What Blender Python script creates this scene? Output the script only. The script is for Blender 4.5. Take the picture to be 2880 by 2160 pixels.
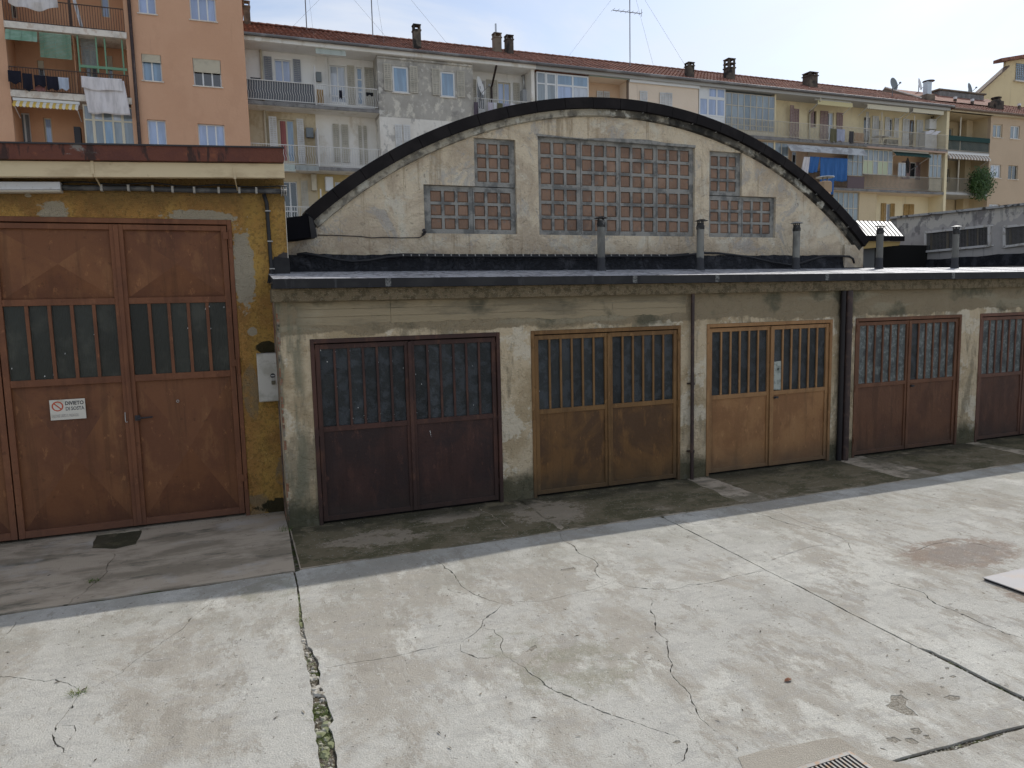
import bpy, bmesh, math, random
import numpy as np
from mathutils import Vector, Matrix, geometry
random.seed(11)
for _o in list(bpy.data.objects): bpy.data.objects.remove(_o)
scn = bpy.context.scene
COL = scn.collection
rad = math.radians

# ------------------------------------------------------------------ camera
# world: X runs along the garage fronts (to the right), Y goes away from the viewer, Z up; metres
CAM_H, FPX = 2.5, 2035.0
YAW, PITCH, ROLL = rad(20.86), rad(6.465), rad(-1.313)
FWD = Vector((math.sin(YAW)*math.cos(PITCH), math.cos(YAW)*math.cos(PITCH), -math.sin(PITCH)))
_r = Vector((math.cos(YAW), -math.sin(YAW), 0)); _u = _r.cross(FWD)
RGT = _r*math.cos(ROLL) + _u*math.sin(ROLL); UPV = -_r*math.sin(ROLL) + _u*math.cos(ROLL)
cam_d = bpy.data.cameras.new('camera'); cam = bpy.data.objects.new('camera', cam_d); COL.objects.link(cam)
cam_d.sensor_width = 36; cam_d.lens = FPX/2880*36; cam_d.clip_start = .05; cam_d.clip_end = 2000
cam.matrix_world = Matrix(((RGT.x, UPV.x, -FWD.x, 0), (RGT.y, UPV.y, -FWD.y, 0), (RGT.z, UPV.z, -FWD.z, CAM_H), (0, 0, 0, 1)))
scn.camera = cam

# ------------------------------------------------------------------ sky, sun, exposure
SUNV = Vector((.88, .55, 1.0)).normalized()           # towards the sun: behind the sheds, to the right
SUN_EL = math.asin(SUNV.z); SUN_AZ = math.atan2(SUNV.x, SUNV.y)
world = bpy.data.worlds.new('World'); scn.world = world; world.use_nodes = True
wn, wl_ = world.node_tree.nodes, world.node_tree.links
bg = wn['Background']
sky = wn.new('ShaderNodeTexSky'); sky.sky_type = 'NISHITA'; sky.sun_disc = False
sky.sun_elevation = SUN_EL; sky.sun_rotation = SUN_AZ; sky.air_density = 1.0; sky.dust_density = 1.2; sky.ozone_density = 1.2
tc = wn.new('ShaderNodeTexCoord'); mp = wn.new('ShaderNodeMapping'); mp.inputs['Scale'].default_value = (1.1, 1.6, 5.0); mp.inputs['Rotation'].default_value = (0, 0, .5)
nz = wn.new('ShaderNodeTexNoise'); nz.inputs['Scale'].default_value = 1.7; nz.inputs['Detail'].default_value = 7; nz.inputs['Roughness'].default_value = .55; nz.inputs['Distortion'].default_value = .6
mr = wn.new('ShaderNodeMapRange'); mr.interpolation_type = 'SMOOTHSTEP'
mr.inputs['From Min'].default_value = .36; mr.inputs['From Max'].default_value = .70; mr.inputs['To Min'].default_value = .16; mr.inputs['To Max'].default_value = .85
mx = wn.new('ShaderNodeMix'); mx.data_type = 'RGBA'; mx.inputs[7].default_value = (5.8, 6.0, 6.4, 1)   # thin high cloud
wl_.new(tc.outputs['Generated'], mp.inputs['Vector']); wl_.new(mp.outputs[0], nz.inputs['Vector']); wl_.new(nz.outputs['Fac'], mr.inputs['Value'])
wl_.new(mr.outputs[0], mx.inputs[0]); wl_.new(sky.outputs[0], mx.inputs[6]); wl_.new(mx.outputs[2], bg.inputs['Color'])
bg.inputs['Strength'].default_value = .125
sun_d = bpy.data.lights.new('sun', 'SUN'); sun_d.energy = 2.5; sun_d.angle = rad(.55); sun_d.color = (1, .965, .90)
sun = bpy.data.objects.new('sun', sun_d); COL.objects.link(sun); sun.rotation_euler = SUNV.to_track_quat('Z', 'Y').to_euler(); sun.location = (20, 20, 40)
scn.view_settings.view_transform = 'Standard'; scn.view_settings.look = 'None'; scn.view_settings.exposure = 0.24; scn.view_settings.gamma = 1
scn.view_settings.use_curve_mapping = False
scn.render.engine = 'CYCLES'; scn.cycles.use_denoising = True; scn.cycles.max_bounces = 5; scn.cycles.use_adaptive_sampling = True; scn.cycles.adaptive_threshold = .02

# ------------------------------------------------------------------ measuring helpers (survey of the place)
def ray(px, py): return FWD + RGT*((px-1440)/FPX) - UPV*((py-1080)/FPX)
def at(px, py, Y):
    d = ray(px, py); t = Y/d.y; return (d.x*t, CAM_H + d.z*t)
def gnd(px, py, z=0):
    d = ray(px, py); t = (z-CAM_H)/d.z; return (d.x*t, d.y*t)
def onX(px, py, X):
    d = ray(px, py); t = X/d.x; return (d.y*t, CAM_H + d.z*t)
def Z1(x, y): return (.3255*x, .3255*y)
def Z2(x, y): return (680+.3255*x, .3255*y)
def Z3(x, y): return (1300+.3255*x, 100+.3255*y)
def Z4(x, y): return (1900+.2953*x, 150+.2953*y)
def Z5(x, y): return (2380+.3014*x, 140+.3014*y)
def ZG(x, y): return (1100+.5425*x, 260+.5425*y)
def Z6(x, y): return (.4973*x, 1450+.4973*y)
def Z7(x, y): return (1000+.458*x, 1400+.458*y)
def Z8(x, y): return (1900+.4883*x, 1350+.4883*y)
def rect(Z, x0, y0, x1, y1, Y):                        # top-left, bottom-right of an upright rectangle on the plane y = Y
    a = at(*Z(x0, y0), Y); b = at(*Z(x1, y1), Y); return (a[0], b[0], b[1], a[1])

# ------------------------------------------------------------------ mesh helpers
def wloc(o):
    v = Vector((0, 0, 0))
    while o is not None: v += o.location; o = o.parent
    return v
def link(name, me, m, parent=None, smooth=False, loc=None):
    o = bpy.data.objects.new(name, me); COL.objects.link(o)
    if m is not None and not me.materials: me.materials.append(m)
    if parent is not None: o.parent = parent; o.location = (Vector(loc) if loc else Vector((0, 0, 0))) - wloc(parent)
    elif loc: o.location = loc
    if smooth: me.polygons.foreach_set('use_smooth', [True]*len(me.polygons))
    return o
def tag(o, label=None, cat=None, group=None, kind=None):
    if label: o['label'] = label
    if cat: o['category'] = cat
    if group: o['group'] = group
    if kind: o['kind'] = kind
    return o
def thing(name, label, cat, loc, group=None):
    o = bpy.data.objects.new(name, None); COL.objects.link(o); o.location = loc; o.empty_display_size = .2
    return tag(o, label, cat, group)
class MB:
    def __init__(s): s.v = []; s.f = []
    def add(s, vs, fs):
        n = len(s.v); s.v += [tuple(v) for v in vs]; s.f += [tuple(i+n for i in f) for f in fs]; return s
    def box(s, x0, x1, y0, y1, z0, z1):
        return s.add([(x0,y0,z0),(x1,y0,z0),(x1,y1,z0),(x0,y1,z0),(x0,y0,z1),(x1,y0,z1),(x1,y1,z1),(x0,y1,z1)],
                     [(0,1,5,4),(1,2,6,5),(2,3,7,6),(3,0,4,7),(4,5,6,7),(3,2,1,0)])
    def bar(s, p, q, w, h=None):                       # square bar between two points
        p, q = Vector(p), Vector(q); d = (q-p).normalized(); h = h or w
        a = d.cross(Vector((0,1,0)) if abs(d.y) < .9 else Vector((1,0,0))).normalized(); b = d.cross(a)
        vs = [c+a*i*w/2+b*j*h/2 for c in (p, q) for i, j in ((-1,-1),(1,-1),(1,1),(-1,1))]
        return s.add(vs, [(0,1,5,4),(1,2,6,5),(2,3,7,6),(3,0,4,7),(4,5,6,7),(3,2,1,0)])
    def tube(s, pts, r, n=8, r2=None):
        pts = [Vector(p) for p in pts]; rings = []
        for i, p in enumerate(pts):
            d = (pts[min(i+1,len(pts)-1)]-pts[max(i-1,0)]).normalized()
            a = d.cross(Vector((0,0,1)) if abs(d.z) < .9 else Vector((1,0,0))).normalized(); b = d.cross(a)
            rr = r if r2 is None else r+(r2-r)*i/(len(pts)-1)
            rings.append([p+(a*math.cos(2*math.pi*k/n)+b*math.sin(2*math.pi*k/n))*rr for k in range(n)])
        vs = [v for R in rings for v in R]
        fs = [(i*n+k, i*n+(k+1)%n, (i+1)*n+(k+1)%n, (i+1)*n+k) for i in range(len(pts)-1) for k in range(n)]
        fs += [tuple(range(n))[::-1], tuple(range(len(vs)-n, len(vs)))]
        return s.add(vs, fs)
    def lathe(s, prof, c, n=16):                       # prof: (radius, z)
        vs = [(c[0]+r*math.cos(2*math.pi*k/n), c[1]+r*math.sin(2*math.pi*k/n), c[2]+z) for r, z in prof for k in range(n)]
        fs = [(i*n+k, i*n+(k+1)%n, (i+1)*n+(k+1)%n, (i+1)*n+k) for i in range(len(prof)-1) for k in range(n)]
        fs += [tuple(range(n))[::-1], tuple(range(len(vs)-n, len(vs)))]
        return s.add(vs, fs)
    def prism(s, poly, y0, y1):                        # poly in (x, z), pushed along Y
        n = len(poly); vs = [(x, y0, z) for x, z in poly]+[(x, y1, z) for x, z in poly]
        return s.add(vs, [tuple(range(n)), tuple(range(2*n-1, n-1, -1))]+[(i, i+n, (i+1)%n+n, (i+1)%n) for i in range(n)])
    def me(s, name):
        m = bpy.data.meshes.new(name); m.from_pydata(s.v, [], s.f); m.validate(); m.update(); return m
    def build(s, name, mat, parent=None, smooth=False, bevel=0, auto=False):
        me = s.me(name)
        bm = bmesh.new(); bm.from_mesh(me)
        if bevel:
            bmesh.ops.bevel(bm, geom=list(bm.edges), offset=bevel, segments=1, affect='EDGES', clamp_overlap=True)
        bmesh.ops.recalc_face_normals(bm, faces=list(bm.faces)); bm.to_mesh(me); bm.free()
        if auto:
            me.polygons.foreach_set('use_smooth', [True]*len(me.polygons)); me.set_sharp_from_angle(angle=rad(38))
        return link(name, me, mat, parent, smooth)
def BX(name, mat, parent, x0, x1, y0, y1, z0, z1, bevel=0): return MB().box(x0, x1, y0, y1, z0, z1).build(name, mat, parent, bevel=bevel)

def inside(P, poly):
    x, y = P[:, 0], P[:, 1]; r = np.zeros(len(P), bool); n = len(poly)
    for i in range(n):
        x1, y1 = poly[i]; x2, y2 = poly[(i+1) % n]
        if y1 == y2: continue
        c = ((y1 > y) != (y2 > y)) & (x < (x2-x1)*(y-y1)/(y2-y1)+x1); r ^= c
    return r
def cdt(outer, holes):
    vs, es = [], []
    for loop in [outer]+holes:
        n = len(vs); vs += [Vector(p) for p in loop]; m = len(loop); es += [(n+i, n+(i+1) % m) for i in range(m)]
    ov, oe, of, *_ = geometry.delaunay_2d_cdt(vs, es, [], 0, 1e-5)
    P = np.array([[v.x, v.y] for v in ov]); F = np.array([list(f) for f in of if len(f) == 3])
    c = P[F].mean(1); keep = inside(c, outer)
    for h in holes:
        h_ = np.array(h); bb = (c[:,0] > h_[:,0].min()) & (c[:,0] < h_[:,0].max()) & (c[:,1] > h_[:,1].min()) & (c[:,1] < h_[:,1].max()) & keep
        idx = np.nonzero(bb)[0]
        if len(idx): keep[idx[inside(c[idx], h)]] = False
    return P, F[keep]
def R4(r): return [(r[0], r[2]), (r[1], r[2]), (r[1], r[3]), (r[0], r[3])]
def plate(name, outer, holes, Y, depth, mat, parent, edge=True):   # upright wall sheet with openings and their reveals
    P, F = cdt(outer, holes); mb = MB(); mb.add([(p[0], Y, p[1]) for p in P], [tuple(int(i) for i in f) for f in F])
    for loop in (([outer] if edge else [])+holes):
        n = len(loop); mb.add([(x, Y, z) for x, z in loop]+[(x, Y+depth, z) for x, z in loop], [(i, (i+1) % n, (i+1) % n+n, i+n) for i in range(n)])
    return link(name, mb.me(name), mat, parent)

# ------------------------------------------------------------------ materials
_mats = {}
def _mask(nt, pos, s=1, d=6, lo=.45, hi=.6, st=(1,1,1), off=0, ro=.6, dist=0, zr=None, xr=None, yr=None, circ=None, k=1, vor=False):
    N, L = nt.nodes, nt.links
    m = N.new('ShaderNodeMapping'); m.inputs['Scale'].default_value = tuple(s*a for a in st); m.inputs['Location'].default_value = (off*3.7, off*1.9, off*2.3)
    L.new(pos, m.inputs['Vector'])
    if vor:
        n = N.new('ShaderNodeTexVoronoi'); L.new(m.outputs[0], n.inputs['Vector']); src = n.outputs['Distance']
    else:
        n = N.new('ShaderNodeTexNoise'); n.inputs['Scale'].default_value = 1; n.inputs['Detail'].default_value = d; n.inputs['Roughness'].default_value = ro; n.inputs['Distortion'].default_value = dist
        L.new(m.outputs[0], n.inputs['Vector']); src = n.outputs['Fac']
    r = N.new('ShaderNodeMapRange'); r.interpolation_type = 'SMOOTHSTEP'; r.inputs['From Min'].default_value = lo; r.inputs['From Max'].default_value = hi
    L.new(src, r.inputs['Value']); out = r.outputs[0]
    def mul(a, b):
        q = N.new('ShaderNodeMath'); q.operation = 'MULTIPLY'; L.new(a, q.inputs[0])
        if isinstance(b, (int, float)): q.inputs[1].default_value = b
        else: L.new(b, q.inputs[1])
        return q.outputs[0]
    for ax, rng in ((2, zr), (0, xr), (1, yr)):
        if rng is None: continue
        sp = N.new('ShaderNodeSeparateXYZ'); L.new(pos, sp.inputs[0])
        w = N.new('ShaderNodeMath'); w.operation = 'MULTIPLY_ADD'; L.new(n.outputs[0] if vor else n.outputs['Fac'], w.inputs[0]); w.inputs[1].default_value = rng[2] if len(rng) > 2 else 0; L.new(sp.outputs[ax], w.inputs[2])
        q = N.new('ShaderNodeMapRange'); q.interpolation_type = 'SMOOTHSTEP'; q.inputs['From Min'].default_value = rng[0]; q.inputs['From Max'].default_value = rng[1]; L.new(w.outputs[0], q.inputs['Value'])
        if rng[0] > rng[1]:
            q.inputs['From Min'].default_value = rng[1]; q.inputs['From Max'].default_value = rng[0]; q.inputs['To Min'].default_value = 1; q.inputs['To Max'].default_value = 0
        out = mul(out, q.outputs[0])
    if circ:                                            # list of (centre, radii, wobble) blotches
        acc = None
        for c, rd, wob in circ:
            mm = N.new('ShaderNodeVectorMath'); mm.operation = 'SUBTRACT'; L.new(pos, mm.inputs[0]); mm.inputs[1].default_value = c
            mv = N.new('ShaderNodeVectorMath'); mv.operation = 'DIVIDE'; L.new(mm.outputs[0], mv.inputs[0]); mv.inputs[1].default_value = rd
            ln = N.new('ShaderNodeVectorMath'); ln.operation = 'LENGTH'; L.new(mv.outputs[0], ln.inputs[0])
            w = N.new('ShaderNodeMath'); w.operation = 'MULTIPLY_ADD'; L.new(n.outputs['Fac'], w.inputs[0]); w.inputs[1].default_value = wob*1.9; L.new(ln.outputs['Value'], w.inputs[2])
            q = N.new('ShaderNodeMapRange'); q.interpolation_type = 'SMOOTHSTEP'; q.inputs['From Min'].default_value = .86+wob*.95; q.inputs['From Max'].default_value = 1.0+wob*.95; q.inputs['To Min'].default_value = 1; q.inputs['To Max'].default_value = 0; L.new(w.outputs[0], q.inputs['Value'])
            if acc is None: acc = q.outputs[0]
            else:
                mxn = N.new('ShaderNodeMath'); mxn.operation = 'MAXIMUM'; L.new(acc, mxn.inputs[0]); L.new(q.outputs[0], mxn.inputs[1]); acc = mxn.outputs[0]
        out = mul(out, acc)
    if k != 1: out = mul(out, k)
    return out
def mat(name, col, rough=.85, layers=(), bump=(), metal=0, spec=.3, coat=0, rlayers=(), trans=0, ior=None, coord='world', vary=None):
    if name in _mats: return _mats[name]
    m = bpy.data.materials.new(name); m.use_nodes = True; nt = m.node_tree; N, L = nt.nodes, nt.links; b = N['Principled BSDF']
    g = N.new('ShaderNodeNewGeometry'); pos = g.outputs['Position']
    if coord == 'object': pos = N.new('ShaderNodeTexCoord').outputs['Object']
    b.inputs['Roughness'].default_value = rough; b.inputs['Metallic'].default_value = metal; b.inputs['Specular IOR Level'].default_value = spec; b.inputs['Coat Weight'].default_value = coat; b.inputs['Coat Roughness'].default_value = .08
    if trans: b.inputs['Transmission Weight'].default_value = trans
    if ior: b.inputs['IOR'].default_value = ior
    cur = None
    for c2, kw in layers:
        fac = _mask(nt, pos, **kw); x = N.new('ShaderNodeMix'); x.data_type = 'RGBA'; L.new(fac, x.inputs[0])
        if cur is None: x.inputs[6].default_value = (*col, 1)
        else: L.new(cur, x.inputs[6])
        x.inputs[7].default_value = (*c2, 1); cur = x.outputs[2]
    if vary:                                             # each piece a little lighter or darker than its neighbours
        oi = N.new('ShaderNodeObjectInfo'); hv = N.new('ShaderNodeHueSaturation'); vr = N.new('ShaderNodeMapRange'); vr.inputs['To Min'].default_value = vary[0]; vr.inputs['To Max'].default_value = vary[1]
        L.new(oi.outputs['Random'], vr.inputs['Value']); L.new(vr.outputs[0], hv.inputs['Value'])
        if cur is None: hv.inputs['Color'].default_value = (*col, 1)
        else: L.new(cur, hv.inputs['Color'])
        cur = hv.outputs['Color']
    if cur is None: b.inputs['Base Color'].default_value = (*col, 1)
    else: L.new(cur, b.inputs['Base Color'])
    rc = None
    for r2, kw in rlayers:
        fac = _mask(nt, pos, **kw); x = N.new('ShaderNodeMix'); L.new(fac, x.inputs[0]); x.inputs[3].default_value = r2
        if rc is None: x.inputs[2].default_value = rough
        else: L.new(rc, x.inputs[2])
        rc = x.outputs[0]
    if rc is not None: L.new(rc, b.inputs['Roughness'])
    nrm = None
    for strength, dist, kw in bump:
        fac = _mask(nt, pos, **kw); bp = N.new('ShaderNodeBump'); bp.inputs['Strength'].default_value = strength; bp.inputs['Distance'].default_value = dist; L.new(fac, bp.inputs['Height'])
        if nrm is not None: L.new(nrm, bp.inputs['Normal'])
        nrm = bp.outputs[0]
    if nrm is not None: L.new(nrm, b.inputs['Normal'])
    _mats[name] = m; return m
# ------------------------------------------------------------------ courtyard ground
GY = 8.35                                               # front plane of the low garages
YY = 9.15                                               # front plane of the yellow workshop
VY = 9.60                                               # gable plane of the vaulted workshop
rust_c = gnd(2700, 1555); plate_c = (6.3, 4.0)
M_conc = mat('courtyard_concrete', (.485, .469, .42), .9, layers=[
    ((.365, .333, .278), dict(s=.8, d=12, lo=.46, hi=.56, st=(1.3, .7, 1), off=1, ro=.74, dist=.35, k=.9)),
    ((.585, .57, .51), dict(s=1.2, d=12, lo=.53, hi=.60, st=(1.35, .75, 1), off=5, ro=.72, k=.8)),
    ((.30, .27, .222), dict(s=2.4, d=12, lo=.54, hi=.59, st=(1.5, .7, 1), off=9, ro=.78, k=.7)),
    ((.36, .345, .315), dict(s=6, d=8, lo=.52, hi=.60, st=(.6, 1.6, 1), off=21, ro=.7, k=.45)),
    ((.30, .285, .25), dict(s=.45, d=6, lo=.58, hi=.74, off=14, k=.45)),
    ((.30, .285, .235), dict(s=2.2, d=8, lo=.38, hi=.60, off=4, yr=(5.9, 7.2, 1.2), k=.5)),
    ((.20, .20, .12), dict(s=3.5, d=8, lo=.42, hi=.54, off=3, ro=.7, circ=[((2.05, 4.25, 0), (.5, .4, 1), 2.0), ((1.75, 4.75, 0), (.25, .25, 1), 1.6), ((.15, 6.6, 0), (.3, .35, 1), 1.6)], k=.38)),
    ((.245, .18, .135), dict(s=5, d=10, lo=.38, hi=.52, off=2, ro=.75, circ=[((rust_c[0], rust_c[1], 0), (.72, .40, 1), .8), ((5.95, 3.75, 0), (.18, .35, 1), .8)], k=.85)),
    ((.25, .215, .185), dict(s=5, d=8, lo=.35, hi=.5, off=6, circ=[((rust_c[0]+.05, rust_c[1]-.05, 0), (.5, .25, 1), .6)], k=.8)),
    ((.15, .14, .12), dict(s=26, d=3, lo=.655, hi=.70, off=7, k=.8)),
    ((.64, .62, .58), dict(s=45, d=2, lo=.66, hi=.70, off=8, k=.5)),
    ((.33, .31, .27), dict(s=110, d=3, lo=.46, hi=.60, off=11, k=.4))],
    bump=[(.45, .012, dict(s=90, d=4, lo=.3, hi=.7)), (.3, .02, dict(s=6, d=6, lo=.3, hi=.7, off=4))], spec=.2)
M_moss = mat('mossy_apron', (.30, .25, .18), .92, layers=[
    ((.175, .145, .09), dict(s=1.2, d=11, lo=.36, hi=.47, st=(1, 1.2, 1), off=2, ro=.74)),
    ((.105, .095, .052), dict(s=2.0, d=11, lo=.47, hi=.56, off=7, ro=.74, k=.9)),
    ((.23, .19, .13), dict(s=3.5, d=11, lo=.54, hi=.60, st=(.6, 1.5, 1), off=17, ro=.76, k=.8)),
    ((.40, .33, .25), dict(s=3.2, d=11, lo=.36, hi=.46, off=12, ro=.76, circ=[((3.35, 7.75, 0), (.45, .5, 1), 2.0), ((1.3, 7.6, 0), (.5, .25, 1), 2.2), ((2.2, 8.0, 0), (.4, .2, 1), 2.2)], k=.65)),
    ((.40, .38, .34), dict(s=40, d=2, lo=.65, hi=.70, off=8, k=.7)),
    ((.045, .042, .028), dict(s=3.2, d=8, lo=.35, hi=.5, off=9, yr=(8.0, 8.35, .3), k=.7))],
    bump=[(.6, .012, dict(s=70, d=4, lo=.3, hi=.7))], spec=.15)
M_apron = mat('left_apron_concrete', (.45, .375, .285), .9, layers=[
    ((.27, .225, .165), dict(s=1.4, d=7, lo=.44, hi=.60, st=(.7, 1.5, 1), off=3, ro=.66)),
    ((.12, .115, .085), dict(s=2.2, d=7, lo=.54, hi=.68, st=(.6, 1.8, 1), off=6, ro=.68, k=.8)),
    ((.49, .46, .42), dict(s=1.2, d=6, lo=.55, hi=.70, off=10, k=.7)),
    ((.13, .115, .07), dict(s=1.7, d=11, lo=.46, hi=.56, off=16, ro=.75, xr=(.5, .7), k=.75)),
    ((.13, .125, .11), dict(s=22, d=3, lo=.66, hi=.72, off=7, k=.7))],
    bump=[(.4, .012, dict(s=80, d=4, lo=.3, hi=.7))], spec=.25)
M_dirt = mat('joint_dirt', (.135, .115, .082), .98, layers=[
    ((.29, .265, .22), dict(s=30, d=4, lo=.48, hi=.62)), ((.07, .062, .045), dict(s=14, d=5, lo=.5, hi=.62, off=6, k=.8)), ((.075, .095, .03), dict(s=5, d=5, lo=.5, hi=.58, off=3, k=.9))],
    bump=[(.9, .03, dict(s=45, d=4, lo=.3, hi=.7))], spec=.1)
M_worn = mat('worn_concrete', (.44, .40, .33), .95, layers=[((.29, .26, .21), dict(s=60, d=4, lo=.45, hi=.6)), ((.55, .52, .46), dict(s=75, d=3, lo=.58, hi=.66, off=5, k=.7))],
    bump=[(.8, .02, dict(s=85, d=4, lo=.3, hi=.7))], spec=.2)
M_patch = mat('sandy_cement_patch', (.42, .38, .315), .93, layers=[((.38, .34, .28), dict(s=3, d=7, lo=.45, hi=.62)), ((.58, .55, .5), dict(s=60, d=3, lo=.62, hi=.7, k=.5))],
    bump=[(.6, .012, dict(s=120, d=4, lo=.3, hi=.7))], spec=.2)

ground = tag(MB().box(-400, 400, -60, 600, -1.2, -.016).build('ground', M_dirt), kind='structure')

M_yard = mat('bounce_yard_concrete', (.50, .455, .385), .9, layers=[((.36, .33, .28), dict(s=.5, d=5, lo=.45, hi=.6))])  # unseen ground, added pale to bounce sunlight onto the shaded fronts
for i, (a, b, c, d) in enumerate(((-70, 130, -60, -1.02), (-70, -9.02, -1, 38), (40.02, 130, -1, 38), (-9, 40, 24.2, 38.0))):
    tag(MB().box(a, b, c, d, -.015, -.002).build('yard', M_yard), kind='structure')
def jag(pts, amp, n=3, seed=0):
    rnd = random.Random(seed); P = [Vector(p) for p in pts]
    for k in range(n):
        Q = [P[0]]
        for a, b in zip(P, P[1:]):
            d = b-a; nrm = Vector((-d.y, d.x)); Q += [a+d*(.5+rnd.uniform(-.12, .12))+nrm*rnd.uniform(-amp, amp), b]
        P = Q
    return P
def ribbon(P, w, seed=0, taper=True):
    rnd = random.Random(seed+77); n = len(P); L, R = [], []
    for i, p in enumerate(P):
        d = (P[min(i+1, n-1)]-P[max(i-1, 0)]); d.normalize(); nrm = Vector((-d.y, d.x))
        t = min(1, 4*min(i+.4, n-1-i+.4)/n) if taper else 1
        ww = .78*w*t*rnd.uniform(.25, 1.35)
        if rnd.random() < .06: ww *= 2.4
        L.append(p+nrm*ww/2*rnd.uniform(.5, 1.2)); R.append(p-nrm*ww/2*rnd.uniform(.5, 1.2))
    return [(v.x, v.y) for v in L]+[(v.x, v.y) for v in R[::-1]]
CR = []                                                 # every crack: polygon in ground metres
def crack(Z, pts, w=.011, amp=.09, n=3):
    CR.append(ribbon(jag([Vector(gnd(*Z(*p))) for p in pts], amp, n, len(CR)), w, len(CR)))
crack(Z7, [(415,325),(515,400),(600,465),(635,520),(730,595),(820,630),(900,650)], .013)
crack(Z7, [(900,650),(870,690),(790,745),(770,795),(700,855),(640,900)], .011)
crack(Z7, [(640,900),(500,915),(240,975),(0,1010),(-150,1040),(-220,1046)], .009, .05)
crack(Z7, [(640,900),(650,945),(750,985),(890,968)], .011)
crack(Z7, [(770,795),(850,810),(905,870),(890,920),(900,960)], .010)
crack(Z7, [(900,960),(980,1010),(1060,1070),(1160,1150),(1230,1190),(1350,1240),(1450,1280),(1570,1335),(1750,1390),(1900,1440),(2030,1500)], .015)
crack(Z7, [(2030,1500),(2035,1545),(2020,1605),(1960,1640)], .012)
crack(Z7, [(900,650),(1000,637),(1150,635),(1300,597),(1500,550),(1585,515)], .007, .05)
crack(Z7, [(1215,195),(1275,262),(1350,310),(1490,410),(1470,455),(1495,490),(1585,515)], .013)
crack(Z7, [(1585,515),(1680,545),(1800,560),(1960,562),(2040,535),(2183,520)], .010, .05)
crack(Z7, [(1800,560),(1830,640),(1810,690),(1840,800),(1920,880),(1940,1010),(1935,1050),(1970,1120),(2050,1200),(2090,1290),(2110,1350),(2183,1410),(2230,1470)], .011)
crack(Z7, [(530,540),(590,575),(730,597)], .005)
crack(Z8, [(0,628),(180,595),(340,555),(480,528),(545,516)], .009, .05)
crack(Z8, [(525,475),(650,425),(800,380),(890,372)], .007, .05)
crack(Z8, [(340,130),(450,190),(600,235),(740,275),(830,292),(920,320),(995,355)], .014)
crack(Z8, [(480,140),(640,205),(760,255),(900,290)], .007)
crack(Z8, [(995,355),(1010,410)], .007)
crack(Z8, [(1150,540),(1190,575),(1270,605),(1430,650),(1500,715),(1600,750),(1680,785),(1800,840),(1900,885),(2007,915),(2080,935)], .014)
crack(Z8, [(1190,360),(1330,415),(1480,370),(1600,350),(1750,370),(1900,410),(2010,440)], .012)
crack(Z6, [(1330,380),(1215,475),(1070,590),(960,690),(890,740),(750,830),(690,890),(540,965),(460,1000)], .010)
crack(Z6, [(460,1000),(420,1050),(380,1110),(320,1185),(295,1240),(350,1310),(360,1340),(300,1428)], .012)
crack(Z6, [(460,985),(400,960),(310,925),(250,940),(110,918),(0,910),(-60,905)], .011)
crack(Z6, [(320,1185),(420,1185),(405,1250),(365,1325)], .007)
crack(Z6, [(750,828),(880,822),(940,805)], .006)
crack(Z6, [(1000,780),(1300,720),(1690,645)], .004, .04)
crack(Z6, [(85,600),(80,625),(60,650),(0,700)], .014)
CRA = []
def cracka(Z, pts, w=.012, amp=.1): CRA.append(ribbon(jag([Vector(gnd(*Z(*p))) for p in pts], amp, 3, 50+len(CRA)), w, 50+len(CRA)))
cracka(Z6, [(665,190),(640,240),(600,300),(560,360),(490,425),(400,490),(345,528)], .013)
CRB = []
for pts, w in (([(760,50),(830,100),(900,150),(960,190),(1010,232)], .03), ([(885,180),(845,215),(800,252)], .022), ([(1110,185),(1190,178),(1250,190),(1240,150)], .012)):
    CRB.append(ribbon(jag([Vector(gnd(*Z7(*p))) for p in pts], .12, 3, 90+len(CRB)), w, 90+len(CRB)))
for pts, w in (([(950,1320),(1010,1345),(1080,1375)], .012), ([(1800,1225),(1880,1250),(1940,1262)], .012)):
    CRB.append(ribbon(jag([Vector(gnd(1900+.443*x, 760+.443*y)) for x, y in pts], .12, 3, 95+len(CRB)), w, 95+len(CRB)))
def blob(Z, pts, seed):
    P = jag([Vector(gnd(*Z(*p))) for p in pts+[pts[0]]], .10, 2, seed); return [(p.x, p.y) for p in P[:-1]]
PITS = [blob(Z8, q, 200+i) for i, q in enumerate([
    [(1240,1240),(1300,1235),(1340,1265),(1325,1300),(1370,1330),(1400,1358),(1340,1355),(1270,1330),(1210,1300),(1240,1275)],
    [(1540,1250),(1580,1238),(1635,1245),(1640,1262),(1600,1272)], [(1350,1432),(1400,1428),(1420,1450),(1390,1470),(1360,1455)],
    [(1425,1470),(1460,1468),(1470,1495),(1440,1490)], [(1210,1485),(1260,1478),(1305,1500),(1270,1515),(1220,1505)],
    [(1320,1490),(1360,1485),(1402,1510),(1390,1525),(1330,1510)], [(1575,1130),(1600,1124),(1618,1133),(1590,1140)], [(1520,1140),(1540,1135),(1550,1143),(1530,1147)],
    [(1520,1190),(1545,1190),(1550,1200),(1530,1203)], [(1450,1230),(1470,1235),(1465,1245),(1452,1242)], [(1290,1218),(1310,1216),(1312,1228),(1296,1230)],
    [(1550,1080),(1575,1079),(1572,1090),(1556,1091)], [(1175,1540),(1205,1548),(1225,1560),(1190,1556)], [(0,1500),(25,1500),(30,1512),(5,1520),(-20,1512)]])]
PITS += [blob(Z7, q, 300+i) for i, q in enumerate([[(1045,945),(1080,915),(1105,905),(1115,920),(1085,940)], [(1260,838),(1280,838),(1275,847)], [(1255,445),(1340,425),(1355,440),(1300,450)]])]

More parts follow.
